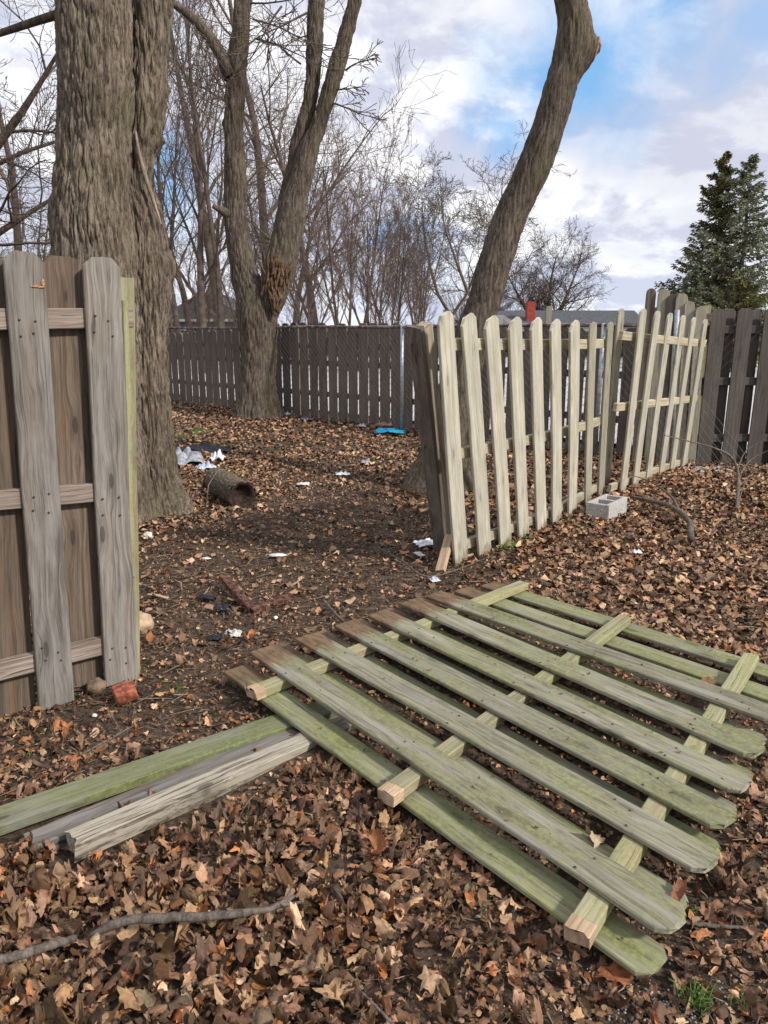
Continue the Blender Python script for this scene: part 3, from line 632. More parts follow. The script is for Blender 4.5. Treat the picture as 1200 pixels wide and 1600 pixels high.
while s < CL:
    for sg in (1, -1):
        pts = []
        for h_ in (0.03, 1.34):
            t_ = s + h_ if sg > 0 else s + 1.5 - h_; pts.append(CA + FD * t_ + Vector((0, 0, h_ + (.14 * t_ / CL if h_ > 1 else 0))) - FN * (.012 * sg))
        wires.append((pts, [.0018, .0018]))
    s += pitch
link('wire_mesh', tubes_mesh('wire_mesh', wires, 3), plain('dull_wire', (.16, .15, .145), .7, .2, 10, .2, 0), f6)

# ------------------------------------------------------------------ things lying about
# log
a, c_ = G(338, 752, .13), G(372, 790, .12); a = G(337, 750, .12); c_ = G(379, 775, .115)
lg = thing('log', Vector(((a + c_) / 2).to_tuple()), 'short cut log with rough bark and a dark hollow end, lying beside the big maple', 'log'); lg.location.z = 0
rows = [(*(a.lerp(c_, f)), r) for f, r in ((0, .118), (.3, .125), (.7, .122), (1, .122))]
link('bark', trunk_mesh([rows], lg.location, ring=110, seg=.012, spacing=.026, depth=.012, lump=.012, flare=0, zg=-9, ridge_len=.05), bark('log_bark', (.075, .06, .045), (.21, .175, .135)), lg, Matrix.Translation(lg.location))
ax = (c_ - a).normalized(); HOLLOW_SHADE = plain('shaded_hollow', (.035, .022, .015), .95, 0, 30, .5, .6); cut = wood('cut_log_wood', (.12, .075, .04), (.24, .17, .10), crack=1.)  # near-black colour paints in the shade of the log's right-hand end
for (q, sgn) in ((a, -1), (c_, 1)):
    Vv = [];n_ = 40; A_ = ax.cross(Vector((0, 0, 1))).normalized(); B_ = ax.cross(A_)
    rings_ = ((.116, 0), (.10, -.004), (.085, -.03), (.06, -.07), (.0, -.09))
    for (r_, dd) in rings_:
        for j in range(n_):
            t_ = j * 2 * math.pi / n_; k_ = 1 + .12 * mn.noise(Vector((math.cos(t_) * 2, math.sin(t_) * 2, r_ * 20)))
            Vv.append(q + ax * sgn * (dd - .004) + (A_ * math.cos(t_) + B_ * math.sin(t_)) * r_ * k_)
    Fs = [(i*n_+j, i*n_+(j+1) % n_, (i+1)*n_+(j+1) % n_, (i+1)*n_+j) for i in range(4) for j in range(n_)]
    link('cut_end', mesh_py('cut_end', Vv, Fs), HOLLOW_SHADE if sgn > 0 else cut, lg)
# vine on the log
tube('stem', [Vector((-1.52, 6.35, 0)), Vector((-1.50, 6.42, .2)), Vector((-1.46, 6.6, .29)), Vector((-1.40, 6.8, .27)), Vector((-1.3, 6.95, .20))], .004, BARK_TAN, lg)

def crumple(name, u, v, sx, sy, sz, mat, label, cat, seed, rz=0., z=0., group=None, th=.0015):
    """crumpled sheet lying on the ground"""
    n = 26; Vv = []; rz_ = random.Random(seed)
    for j in range(n + 1):
        for i in range(n + 1):
            x, y = i / n * 2 - 1, j / n * 2 - 1; r_ = math.hypot(x, y)
            e = 1 - .22 * mn.noise(Vector((x * 2 + seed, y * 2, 0))) - .12 * abs(mn.noise(Vector((x * 5, y * 5, seed))))
            q = Vector((x * e, y * e, 0)); k_ = max(0, 1 - max(abs(x), abs(y)) ** 3)
            hh = abs(mn.noise(Vector((x * 1.5, y * 1.5, seed * 3)))) * .9 + .25 + abs(mn.noise(Vector((x * 4.5, y * 4.5, seed)))) * .35 + .1 * abs(mn.noise(Vector((x * 12, y * 12, seed))))
            Vv.append((q.x * sx / 2, q.y * sy / 2, .008 + sz * (hh * (.35 + .65 * k_))))
    Fs = [(j*(n+1)+i, j*(n+1)+i+1, (j+1)*(n+1)+i+1, (j+1)*(n+1)+i) for j in range(n) for i in range(n)]
    o = link(name, mesh_py(name, Vv, Fs), mat); q = G(u, v, z); o.location = q; o.rotation_euler = (0, 0, rz)
    md = o.modifiers.new('thickness', 'SOLIDIFY'); md.thickness = th
    return tag(o, label, cat, group)
WHITEP = plain('white_plastic', (.72, .74, .78), .35, 0, 30, .08, .2); BLACKP = plain('black_plastic', (.018, .02, .026), .3, 0, 30, .3, .2)
GREYP = plain('grey_film', (.30, .31, .34), .35, 0, 12, .35, .2); BLUEP = plain('blue_wrapper', (.02, .16, .55), .35, 0, 14, .3, .1, var=(.02, .38, .48)); DIRTYW = plain('dirty_white_paper', (.60, .58, .54), .7, 0, 30, .25, .2)
TANP = plain('tan_cardboard', (.45, .28, .16), .8, 0, 20, .2, .2)
crumple('plastic_sheet', 290, 722, .40, .75, .17, GREYP, 'crumpled grey and white plastic sheet heaped against the right side of the big maple', 'plastic sheet', 1, .3)
crumple('plastic_sheet', 318, 706, .75, .22, .10, BLACKP, 'long black plastic strip lying beyond the log', 'plastic sheet', 2, -.25)
crumple('plastic_bag', 340, 722, .16, .15, .15, WHITEP, 'small bright white plastic bag puffed up behind the log', 'plastic bag', 3)
crumple('plastic_bag', 322, 734, .20, .18, .10, plain('pale_blue_film', (.42, .48, .62), .3, 0, 20, .3, .1), 'pale bluish crumpled film tucked against the top of the log', 'plastic bag', 4, .5)
crumple('wrapper', 609, 677, .42, .22, .08, BLUEP, 'flattened bright blue and teal wrapper near the back fence', 'wrapper', 5, -.1)
crumple('cardboard_piece', 605, 666, .36, .16, .07, TANP, 'tan cardboard scrap right behind the blue wrapper', 'cardboard', 6)
crumple('paper_scrap', 536, 743, .15, .10, .04, plain('pale_paper', (.66, .72, .80), .6, 0, 30, .1, .1), 'flat white paper scrap in the middle of the dirt yard', 'litter', 7)
crumple('plastic_cup', 571, 724, .10, .12, .06, GREYP, 'small greyish crushed cup right of the white paper scrap', 'litter', 8)
crumple('plastic_scrap', 478, 657, .22, .18, .05, plain('slate_plastic', (.13, .15, .20), .4, 0, 20, .2, 0), 'dark slate blue lid near the foot of the forked maple', 'litter', 9)
crumple('paper_scrap', 447, 649, .16, .12, .06, WHITEP, 'white scrap touching the right foot of the forked maple', 'litter', 10)
crumple('plastic_cup', 565, 668, .13, .12, .08, GREYP, 'grey translucent cup left of the blue wrapper', 'litter', 11)
crumple('paper_scrap', 474, 758, .12, .08, .03, DIRTYW, 'dirty whitish scrap left of the white paper on the dirt', 'litter', 12)
crumple('plastic_bag', 668, 853, .17, .12, .05, WHITEP, 'white plastic lump at the foot of the worn post', 'plastic bag', 13, .2)
crumple('paper_scrap', 655, 868, .05, .10, .02, DIRTYW, 'narrow white scrap just left of the worn post foot', 'litter', 14, .4)
crumple('plastic_bag', 678, 908, .06, .09, .03, plain('clear_film', (.55, .58, .62), .15, 0, 30, .2, 0), 'small clear crumpled film in front of the short leaning offcut', 'plastic bag', 15, .3)
crumple('plastic_sheet', 323, 936, .11, .06, .025, BLACKP, 'black plastic scrap left of the rusty iron', 'plastic sheet', 16, -.2)
crumple('plastic_sheet', 348, 953, .09, .07, .03, BLACKP, 'black plastic scrap tucked below the bend of the rusty iron', 'plastic sheet', 17, .5)
crumple('plastic_sheet', 337, 999, .07, .06, .02, BLACKP, 'dark bluish film scrap beside the clear crushed cup', 'plastic sheet', 18)
crumple('plastic_cup', 364, 994, .09, .08, .035, plain('clear_cup', (.50, .48, .45), .2, 0, 30, .2, 0), 'clear crushed cup on the twigs near the end of the fallen panel', 'litter', 19)
crumple('paper_scrap', 995, 866, .06, .05, .035, WHITEP, 'tiny white fluffy scrap on the leaves right of the cream fence', 'litter', 20)

def rock(name, u, v, s, mat, label, cat, seed, z=0., rough=.35, rz=0):
    o = link(name, rock_mesh(name, s[0]/2, s[1]/2, s[2]/2, seed, rough), mat); q = G(u, v, z); o.location = q + Vector((0, 0, s[2] * .3)); o.rotation_euler = (0, 0, rz); return tag(o, label, cat)
rock('stone', 232, 841, (.07, .06, .06), plain('pale_stone', (.60, .53, .44), .8, 0, 30, .2, .4), 'small pale stone at the foot of the big maple', 'stone', 3)
rock('stone', 221, 985, (.12, .11, .11), plain('tan_stone', (.42, .30, .20), .85, 0, 18, .3, .5), 'tan rounded stone peeking out right of the fence end post', 'stone', 8)
rock('stone', 151, 1080, (.085, .07, .075), plain('brown_stone', (.17, .12, .08), .85, 0, 25, .4, .5), 'dark brown stone under the gap between the grey fence boards', 'stone', 5)
rock('stone', 148, 1119, (.022, .02, .014), DIRTYW, 'tiny white pebble on the dark soil in front of the grey fence', 'stone', 6)
rock('stone', 433, 868, (.13, .06, .015), DIRTYW, 'flat whitish stone chip in the middle of the opening', 'stone', 11)
rock('stone', 321, 873, (.07, .04, .012), DIRTYW, 'small flat whitish chip right of the big maple foot', 'stone', 12)
rock('stone', 431, 966, (.025, .03, .014), plain('shell_white', (.8, .8, .78), .5, 0, 10, .05, 0), 'small bright white pebble by the rusty iron', 'stone', 13)
tag(board('wood_chip', G(232, 929, .012), G(262, 935, .014), (0, 0, 1), .022, .008, WOOD_RAW, None, 'square', jag=.008), 'pale splinter of wood on the dirt right of the fence end', 'wood chip')
# brick
BR = plain('red_brick', (.27, .085, .05), .9, 0, 35, .5, .6)
o = link('brick', box_mesh('brick', -.055, .04, -.04, .04, -.03, .03, .008), BR); o.location = G(198, 1082, .035); o.rotation_euler = (.15, -.12, .5)
for v_ in o.data.vertices: v_.co += Vector((1, 1, 1)) * .008 * mn.noise(v_.co * 25)
tag(o, 'broken red brick at the foot of the grey fence end', 'brick')
# cinder block
bm = bmesh.new()
def addbox(bm, x0, x1, y0, y1, z0, z1):
    r_ = bmesh.ops.create_cube(bm, size=1)['verts']
    for v_ in r_: v_.co = Vector(((x0+x1)/2+v_.co.x*(x1-x0), (y0+y1)/2+v_.co.y*(y1-y0), (z0+z1)/2+v_.co.z*(z1-z0)))
# ring layout: outer shell with two cores, built as walls butted end to end
X = .195; Yh = .097; wl = .032; Hh = .185
addbox(bm, -X, X, -Yh, -Yh+wl, 0, Hh); addbox(bm, -X, X, Yh-wl, Yh, 0, Hh)
for x0, x1 in ((-X, -X+wl), (-.016, .016), (X-wl, X)): addbox(bm, x0, x1, -Yh+wl, Yh-wl, 0.001, Hh-.002)
me = bpy.data.meshes.new('cinder_block'); bm.to_mesh(me); bm.free()
CONC = plain('concrete_block', (.40, .39, .37), .92, 0, 60, .22, .5)
o = link('cinder_block', me, CONC, smooth=False); o.location = G(947, 806) + Vector((0, 0, -.045)); o.rotation_euler = (0, .0, math.radians(52)); tag(o, 'grey hollow concrete block on the leaves at the foot of the cream fence', 'concrete block')
md = o.modifiers.new('bevel', 'BEVEL'); md.width = .004; md.segments = 2
o = link('concrete_slab', box_mesh('concrete_slab', -.26, .26, -.13, .13, -.02, .035, .01), CONC); o.location = G(1100, 737); o.rotation_euler = (0, 0, .1); tag(o, 'flat pale concrete slab at the foot of the dark fence', 'concrete slab')
# offcut leaning on the cream fence
a = G(688, 893, .01); c_ = G(704, 868, 0) + Vector((-.02, -.12, .175))
tag(board('wood_offcut', a, c_, (-.5, -.8, .5), .062, .032, WOOD_RAW, None, 'square', jag=.006, jag1=.02, bow=0, twist=0), 'short pale timber offcut leaning against the foot of the first cream picket', 'plank')
# rusty iron
ir = thing('iron_bracket', G(397, 948), 'rusty brown angle iron bent into an L lying on the twigs', 'scrap iron')
RI = plain('rusty_iron', (.075, .032, .022), .85, .2, 35, .5, .5, var=(.125, .065, .045))
for nm, (a, c_) in (('arm', (G(348, 898, .07), G(396, 950, .02))), ('arm', (G(392, 951, .022), G(455, 928, .03)))):
    board(nm, a, c_, (0, 0, 1), .040, .008, RI, ir, 'square', jag=.002, bow=0, twist=0)
    d = (c_ - a).normalized(); sd = d.cross(Vector((0, 0, 1))).normalized(); off = sd * .022 - Vector((0, 0, .018))
    board('flange', a + off, c_ + off, sd, .040, .008, RI, ir, 'square', jag=.002, bow=0, twist=0)

def stick(name, px, rad, label, seed=0, mat=BARK_STICK, zs=None, side=(), sides=10):
    rnd = random.Random(seed); pts = []; n = 14
    rows = [(*G(u, v, (zs[i] if zs else .035)), r_) for i, ((u, v), r_) in enumerate(zip(px, rad))]
    P, L = catmull(rows, n * 2)
    pl_ = [(Vector(q[:3]) + Vector((rnd.gauss(0, .12), rnd.gauss(0, .12), rnd.gauss(0, .08))) * q[3], max(.001, q[3] * rnd.uniform(.88, 1.12))) for q in P]
    polys = [([q for q, _ in pl_], [r_ for _, r_ in pl_])]
    e = pl_[-1]; d_ = (pl_[-1][0] - pl_[-2][0]).normalized(); polys[0][0].append(e[0] + d_ * .002); polys[0][1].append(.0003)
    polys[0][0].insert(0, pl_[0][0] - (pl_[1][0] - pl_[0][0]).normalized() * .002); polys[0][1].insert(0, .0003)
    for (spx, srad, szs) in side:
        rw = [(*G(u, v, z), r_) for (u, v), z, r_ in zip(spx, szs, srad)]; Pq, _ = catmull(rw, 12); polys.append(([Vector(q[:3]) for q in Pq], [max(.0008, q[3]) for q in Pq]))
    o = link(name, tubes_mesh(name, polys, sides), mat); return tag(o, label, 'branch')
stick('fallen_branch', [(-40, 1515), (0, 1500), (60, 1483), (118, 1465)], [.012, .0115, .011, .009], 'thick grey stick end half under leaves at the lower left corner', 1, zs=[.10, .105, .10, .06])
stick('fallen_branch', [(140, 1462), (190, 1440), (250, 1434), (330, 1431), (400, 1424), (440, 1412), (460, 1400)], [.008, .0125, .0115, .0105, .009, .008, .004], 'long curved grey branch lying on the brown leaves in the lower left foreground', 2, zs=[.07, .10, .105, .105, .10, .095, .10], side=[([(436, 1414), (458, 1412), (475, 1408)], [.007, .0045, .003], [.095, .095, .095]), ([(443, 1412), (452, 1396), (455, 1385)], [.005, .0035, .002], [.095, .11, .12])])
stick('fallen_branch', [(1068, 1440), (1110, 1446), (1160, 1450), (1240, 1465)], [.006, .0055, .0045, .004], 'thin stick running right from the corner of the fallen panel', 3, zs=[.03, .025, .025, .02])
stick('fallen_branch', [(560, 1545), (590, 1575), (620, 1608)], [.002, .003, .0035], 'thin dark twig at the bottom edge below the leaves centre', 4, zs=[.07, .07, .06])
stick('fallen_branch', [(1158, 1322), (1160, 1345), (1156, 1378)], [.004, .0045, .0035], 'short reddish stick beside the right ends of the fallen panel', 5, zs=[.02, .02, .02], mat=RI)
stick('fallen_branch', [(505, 937), (520, 955), (536, 970)], [.008, .009, .007], 'short dark stick between the iron and the panel ends', 6, zs=[.02, .03, .02])
stick('fallen_branch', [(985, 776), (1020, 783), (1045, 790), (1075, 812), (1080, 842)], [.012, .018, .02, .022, .026], 'crooked dark branch on the leaves right of the concrete block', 7, zs=[.08, .08, .08, .08, .04], side=[([(1062, 800), (1048, 775), (1015, 752), (985, 742)], [.014, .010, .006, .003], [.08, .12, .16, .2]), ([(1030, 786), (1050, 780), (1078, 782)], [.008, .006, .003], [.08, .09, .08])])
stick('bramble_stem', [(1150, 800), (1153, 768), (1152, 735), (1140, 712), (1110, 698), (1070, 688), (1038, 680)], [.016, .015, .013, .010, .007, .005, .003], 'arching bare stem sprouting from leaves in front of the dark fence', 8, zs=[0, .12, .28, .42, .55, .66, .75], side=[([(1153, 760), (1160, 735), (1178, 715), (1210, 700)], [.010, .008, .005, .003], [.14, .26, .36, .45]), ([(1152, 735), (1165, 705), (1190, 690)], [.007, .004, .002], [.28, .42, .5]), ([(1152, 800), (1158, 770), (1170, 745), (1200, 725)], [.009, .007, .005, .003], [0, .1, .2, .3]), ([(1150, 730), (1146, 705), (1151, 680)], [.005, .003, .002], [.3, .42, .52])])
stick('fallen_branch', [(590, 855), (630, 878), (662, 900), (700, 895), (765, 870)], [.004, .006, .006, .004, .002], 'thin forked branch on the dirt in front of the worn post', 9, zs=[.02, .03, .03, .03, .05])
stick('fallen_branch', [(125, 1180), (165, 1158), (208, 1134)], [.003, .004, .003], 'thin pale twig lying between grey fence and green plank', 12, zs=[.03] * 3, side=[([(190, 1145), (180, 1128), (170, 1110)], [.003, .003, .002], [.03, .04, .04])])
print('objects built')

# ------------------------------------------------------------------ leaf litter
def lobed(n, lobes, depth, seed):
    r_ = np.random.default_rng(seed); a = np.linspace(0, 2*np.pi, n, endpoint=False)
    if lobes == 0: rad = .42 + .58 * np.abs(np.cos(a / 1)) ** 1.5; rad *= 1 + r_.uniform(-.12, .12, n)
    else:
        rad = 1 - depth * (.5 - .5 * np.cos(a * lobes)) ** .8; rad *= 1 - .35 * (np.abs(a - np.pi) < .5); rad *= 1 + r_.uniform(-.20, .20, n); rad *= 1 + .25 * np.cos(a + r_.uniform(0, 6)) + .15 * np.cos(2 * a + r_.uniform(0, 6))
    return a, rad
def leaf_hi(seed):
    r_ = np.random.default_rng(seed); lobes = [5, 6, 7, 0, 4, 0][seed % 6]; n = 30 if lobes else 20
    a, rad = lobed(n, lobes, r_.uniform(.15, .40), seed)
    rings = [(.38, n // 2), (.72, n), (1., n)]
    V = [[0, 0, 0]]; 
    for fr, m_ in rings:
        aa = np.linspace(0, 2*np.pi, m_, endpoint=False); rr = np.interp(aa, np.r_[a, 2*np.pi], np.r_[rad, rad[0]]); k = fr * (rr if fr > .5 else (rr * .4 + .5))
        V += [[math.cos(t_) * q, math.sin(t_) * q, 0] for t_, q in zip(aa, k)]
    h = n // 2; Fs = [(0, 1 + i, 1 + (i+1) % h) for i in range(h)]; o1 = 1; o2 = 1 + h; o3 = o2 + n
    for i in range(h):
        i2 = (i+1) % h; Fs += [(o1+i, o2+2*i, o2+2*i+1), (o1+i, o2+2*i+1, o1+i2), (o1+i2, o2+2*i+1, o2+(2*i+2) % n)]
    for i in range(n): i2 = (i+1) % n; Fs += [(o2+i, o3+i, o3+i2), (o2+i, o3+i2, o2+i2)]
    V = np.array(V); x, y = V[:, 0].copy(), V[:, 1].copy(); rr = np.hypot(x, y)
    ca, cb, tw = r_.normal(0, .6), r_.normal(0, .6), r_.normal(0, .5)
    V[:, 2] = ca * x*x + cb * y*y + tw * x*y + .22 * r_.uniform(.5, 1.5) * np.abs(np.sin(2.5 * np.arctan2(y, x) + r_.uniform(0, 6))) * rr
    V[:, 2] += .38 * np.array([mn.noise(Vector((p_[0] * 2.4, p_[1] * 2.4, seed))) for p_ in V]) + .30 * np.array([mn.noise(Vector((p_[0] * 5, p_[1] * 5, seed))) for p_ in V])
    cu = r_.uniform(0, 1.9)  # curl in towards one side
    fold = np.clip(np.abs(x) - .25, 0, 2); V[:, 0] -= np.sign(x) * fold * cu * .5; V[:, 2] += fold * cu * .9
    return V, np.array(Fs)
def leaf_lo(seed):
    r_ = np.random.default_rng(seed + 500); n = 10; a = np.linspace(0, 2*np.pi, n, endpoint=False); rad = r_.uniform(.45, 1.2, n)
    if seed % 3: rad *= .45 + .55 * np.abs(np.cos(a))
    V = np.zeros((n + 1, 3)); V[1:, 0] = np.cos(a) * rad; V[1:, 1] = np.sin(a) * rad; V[1:, 2] = r_.normal(.05, .16, n) + r_.normal(0, .5) * np.cos(a) ** 2 * rad + r_.normal(0, .5) * np.sin(a) ** 2; V[0, 2] = -.1
    return V, np.array([(0, 1 + i, 1 + (i+1) % n) for i in range(n)])
PAL = np.array([1.14, .985, .85]) * np.array([(.20, .135, .085), (.27, .19, .125), (.13, .082, .052), (.32, .235, .165), (.23, .115, .055), (.34, .15, .06), (.17, .125, .095), (.40, .31, .225), (.10, .066, .045), (.25, .175, .12), (.15, .095, .06), (.20, .13, .085)])
def scatter(templates, pos, size, tilt, palw, rng, zr):
    N = len(pos); tid = rng.integers(0, len(templates), N); Vs, Fs, Cs = [], [], []; base = 0
    yaw = rng.uniform(0, 2*np.pi, N); tx = rng.normal(0, tilt, N); ty = rng.normal(0, tilt, N); ci = rng.choice(len(PAL), N, p=palw)
    flip = np.where(rng.random(N) < .5, -1., 1.)
    for t_i, (V, Ft) in enumerate(templates):
        idx = np.nonzero(tid == t_i)[0]
        if not len(idx): continue
        cz, sz, cx_, sx_, cy_, sy_ = np.cos(yaw[idx]), np.sin(yaw[idx]), np.cos(tx[idx]), np.sin(tx[idx]), np.cos(ty[idx]), np.sin(ty[idx])
        P = V[None] * size[idx][:, None, None]; P = P * np.stack([np.ones(len(idx)), np.ones(len(idx)), flip[idx]], -1)[:, None, :]
        x, y, z = P[..., 0], P[..., 1], P[..., 2]
        y, z = y*cx_[:, None] - z*sx_[:, None], y*sx_[:, None] + z*cx_[:, None]
        x, z = x*cy_[:, None] + z*sy_[:, None], -x*sy_[:, None] + z*cy_[:, None]
        x, y = x*cz[:, None] - y*sz[:, None], x*sz[:, None] + y*cz[:, None]
        z = z - z.min(axis=1, keepdims=True) * .8
        P = np.stack([x, y, z], -1) + pos[idx][:, None, :]
        Vs.append(P.reshape(-1, 3)); Fs.append((Ft[None] + (np.arange(len(idx)) * len(V) + base)[:, None, None]).reshape(-1, 3))
        c = PAL[ci[idx]] * (.35 + 1.5 * rng.random((len(idx), 1)) ** 1.25) * rng.uniform(.93, 1.07, (len(idx), 3)); Cs.append(np.repeat(c, len(V), axis=0)); base += len(idx) * len(V)
    return np.concatenate(Vs), np.concatenate(Fs), np.concatenate(Cs)
m, b, p = newmat('dead_leaf'); at = b.n('ShaderNodeAttribute', attribute_name='tint'); t = b.n('ShaderNodeTexCoord').outputs['Object']
ln = b.noise(t, 90, 4, .65); ln2 = b.noise(t, 25, 3, .6)
c = b.mix(b.ramp(ln, .35, .65, .0, .55), at.outputs['Color'], b.mix(1., at.outputs['Color'], (.48, .42, .38), 'MULTIPLY')); c = b.mix(b.ramp(ln2, .5, .68, 0, .4), c, b.mix(1., at.outputs['Color'], (1.35, 1.25, 1.15), 'MULTIPLY'))
b.put(p.inputs['Base Color'], c); p.inputs['Roughness'].default_value = .62; bump(b, p, ln, .45, .006); LEAF = m
TRI = lambda x, a, c_: np.clip((x - a) / (c_ - a), 0, 1)
def leafdens(x, y):
    """share of ground under loose leaves"""
    d = np.ones_like(x)
    gate = np.exp(-(((x + .45) / 1.35) ** 2 + ((y - 4.9) / 2.0) ** 2) ** 2)          # trodden dirt in the opening
    d -= 1.05 * gate
    yard = np.exp(-(((x + .5) / 1.0) ** 2 + ((y - 7.8) / 1.3) ** 2)); d -= .7 * yard
    left = np.exp(-(((x + 1.0) / .75) ** 2 + ((y - 2.95) / .55) ** 2)); d -= .85 * left
    nearr = np.exp(-(((x - .75) / .32) ** 2 + ((y - 1.35) / .26) ** 2)); d -= .45 * nearr
    return np.clip(d, .12, 1)
def hv(P): return np.array([hgt(x, y) for x, y in P])
def seg_dist(P, a, c_):
    a = np.array(a[:2]); c_ = np.array(c_[:2]); d = c_ - a; t_ = np.clip(((P - a) @ d) / (d @ d), 0, 1); return np.linalg.norm(P - (a + t_[:, None] * d), axis=1)
quad = [np.array(G(*q, .05))[:2] for q in ((350, 1060), (740, 905), (1290, 1060), (1200, 1160), (1035, 1540))]
def inpoly(P, Q, m_=.0):
    ins = np.zeros(len(P), bool); j = len(Q) - 1
    for i in range(len(Q)):
        c1 = (Q[i][1] > P[:, 1]) != (Q[j][1] > P[:, 1]); xx = (Q[j][0]-Q[i][0]) * (P[:, 1]-Q[i][1]) / (Q[j][1]-Q[i][1] + 1e-12) + Q[i][0]; ins ^= c1 & (P[:, 0] < xx); j = i
    return ins
def blocked(P, m_):
    bl = seg_dist(P, G(-60, 1304, .03), G(520, 1105, .02)) < .055 + m_
    bl |= seg_dist(P, G(112, 1318, .06), G(640, 1088, .02)) < .042 + m_
    bl |= seg_dist(P, G(90, 1300, .02), G(460, 1150)) < .02
    return bl
def sample(n, x0, x1, y0, y1, rng, df=leafdens):
    P = np.c_[rng.uniform(x0, x1, n), rng.uniform(y0, y1, n)]; keep = rng.random(n) < df(P[:, 0], P[:, 1])
    keep &= np.abs(P[:, 0]) < (P[:, 1] * .56 + .35); return P[keep]
hi = [leaf_hi(s) for s in range(40)]; hi += [(V_ * [1, 1, .28], F_) for V_, F_ in hi] + [(V_ * [1, 1, .4], F_) for V_, F_ in hi[:20]]; lo = [leaf_lo(s) for s in range(16)]
r1 = np.random.default_rng(21)
pw1 = np.array([3, 3, 2.4, 2, 1.8, .7, 2, 1., 2, 2.5, 2, 3]); pw1 /= pw1.sum()
pw2 = np.array([3, 3.5, 1.6, 3, 1, .3, 2, 2.2, 1.2, 3, 1.4, 2]); pw2 /= pw2.sum()
# foreground, real leaf shapes
P = sample(25000, -2.2, 2.4, .9, 3.6, r1); ins = inpoly(P, quad); bl = blocked(P, .045); P = P[~(bl & (r1.random(len(P)) < .97))]; ins = inpoly(P, quad)
P = P[~(ins & (r1.random(len(P)) < .35))]; ins = inpoly(P, quad)
fluff = np.clip((2.35 - P[:, 1]) / .6, 0, 1) * np.clip((.25 - P[:, 0]) / .5, 0, 1)
zz = hv(P) + r1.uniform(0, 1, len(P)) * (.012 + .045 * fluff); zz[ins] = hv(P[ins]) - .01
sz = (.010 + .020 * r1.random(len(P)) ** 1.4) * (1 + .55 * fluff * r1.random(len(P))); sz[ins] *= .7
a1 = scatter(hi, np.c_[P, zz], sz, .30, pw1, r1, 0)
# flatten those beneath the panel
# middle distance
P = sample(52000, -3.6, 5., 3.3, 9.2, r1); P = P[~(inpoly(P, quad) & (r1.random(len(P)) < .5))]; ins = inpoly(P, quad)
zz = hv(P) + r1.uniform(0, .02, len(P)); zz[ins] -= .01; sz = .012 + .026 * r1.random(len(P)) ** 1.5; sz[ins] = .015
a2 = scatter(lo, np.c_[P, zz], sz, .25, pw2, r1, 0)
P = sample(30000, -8.5, 6.5, 9.0, 18.5, r1)
side = (P[:, 0] - FENCE_A.x) * FN.x + (P[:, 1] - FENCE_A.y) * FN.y; P = P[side < -.05]
a3 = scatter(lo, np.c_[P, hv(P) + r1.uniform(0, .02, len(P))], r1.uniform(.018, .045, len(P)), .25, pw2, r1, 0)
# crumbs of leaf everywhere
P = sample(75000, -3., 4.2, .9, 8.5, r1, lambda x, y: np.clip(1.15 - y * .09, .2, 1)); bl = blocked(P, .01); P = P[~bl]; ins = inpoly(P, quad)
a4 = scatter(lo, np.c_[P, hv(P) + r1.uniform(0, .012, len(P))], r1.uniform(.004, .014, len(P)), .35, pw1, r1, 0)
cr = []
for grp_, zt in ((UP, ZU), (LO, ZL)):
    for (a, c_) in grp_:
        A_, C_ = G(*a, zt), G(*c_, zt); sd = (C_ - A_).normalized().cross(Vector((0, 0, 1)))
        for _ in range(16): q = A_.lerp(C_, r1.uniform(.03, .97)) + sd * r1.uniform(-.05, .05); cr.append((q.x, q.y, zt + .0105))
cr = np.array(cr); a5 = scatter(lo, cr, r1.uniform(.002, .008, len(cr)), .2, pw1, r1, 0)
Vs, Fs, Cs, base = [], [], [], 0
for (v_, f_, c_) in (a1, a2, a3, a4, a5): Vs.append(v_); Fs.append(f_ + base); Cs.append(c_); base += len(v_)
o = link('leaf_litter', mesh_np('leaf_litter', np.concatenate(Vs), np.concatenate(Fs), np.concatenate(Cs)), LEAF)
tag(o, 'thick layer of dead brown maple and oak leaves covering the ground', 'fallen leaves', kind='stuff')
# twigs and bark crumbs
def twigdens(x, y): return np.clip(1.25 - leafdens(x, y), .15, 1)
r2 = np.random.default_rng(5); P = np.concatenate([sample(24000, -2.8, 3.5, 1.0, 6.5, r2, twigdens), sample(7000, -3., 4., 5.5, 11., r2, twigdens)]); P = P[~blocked(P, .04)]; P = P[~inpoly(P, quad)]
n = len(P); Lt = r2.gamma(2.2, .022, n).clip(.012, .18); rt = r2.uniform(.0008, .0030, n) * (1 + Lt * 5); an = r2.uniform(0, 2*np.pi, n); z0 = hv(P) + r2.uniform(.004, .022, n)
dx = np.cos(an) * Lt / 2; dy = np.sin(an) * Lt / 2; dz = r2.normal(0, .10, n) * Lt; bd = r2.normal(0, .12, n) * Lt
C0 = np.stack([P[:, 0]-dx, P[:, 1]-dy, z0-dz], 1); C2 = np.stack([P[:, 0]+dx, P[:, 1]+dy, z0+dz], 1); C1 = np.stack([P[:, 0]-np.sin(an)*bd, P[:, 1]+np.cos(an)*bd, z0+np.abs(bd)*.4], 1)
nrm = np.stack([-np.sin(an), np.cos(an), np.zeros(n)], 1); upv = np.array([0, 0, 1.])
V = np.zeros((n, 9, 3))
for k, (C_, s_) in enumerate(((C0, .7), (C1, 1.), (C2, .55))):
    for j in range(3):
        a_ = j * 2.094 + .5; V[:, k*3+j] = C_ + (nrm * math.cos(a_) + upv * math.sin(a_)) * (rt * s_)[:, None]
Ft = np.array([(k*3+j, k*3+(j+1) % 3, k*3+3+(j+1) % 3, k*3+3+j) for k in range(2) for j in range(3)])
TPAL = np.array([(.22, .155, .105), (.33, .25, .18), (.08, .055, .04), (.12, .065, .04), (.35, .27, .19), (.10, .08, .065)])
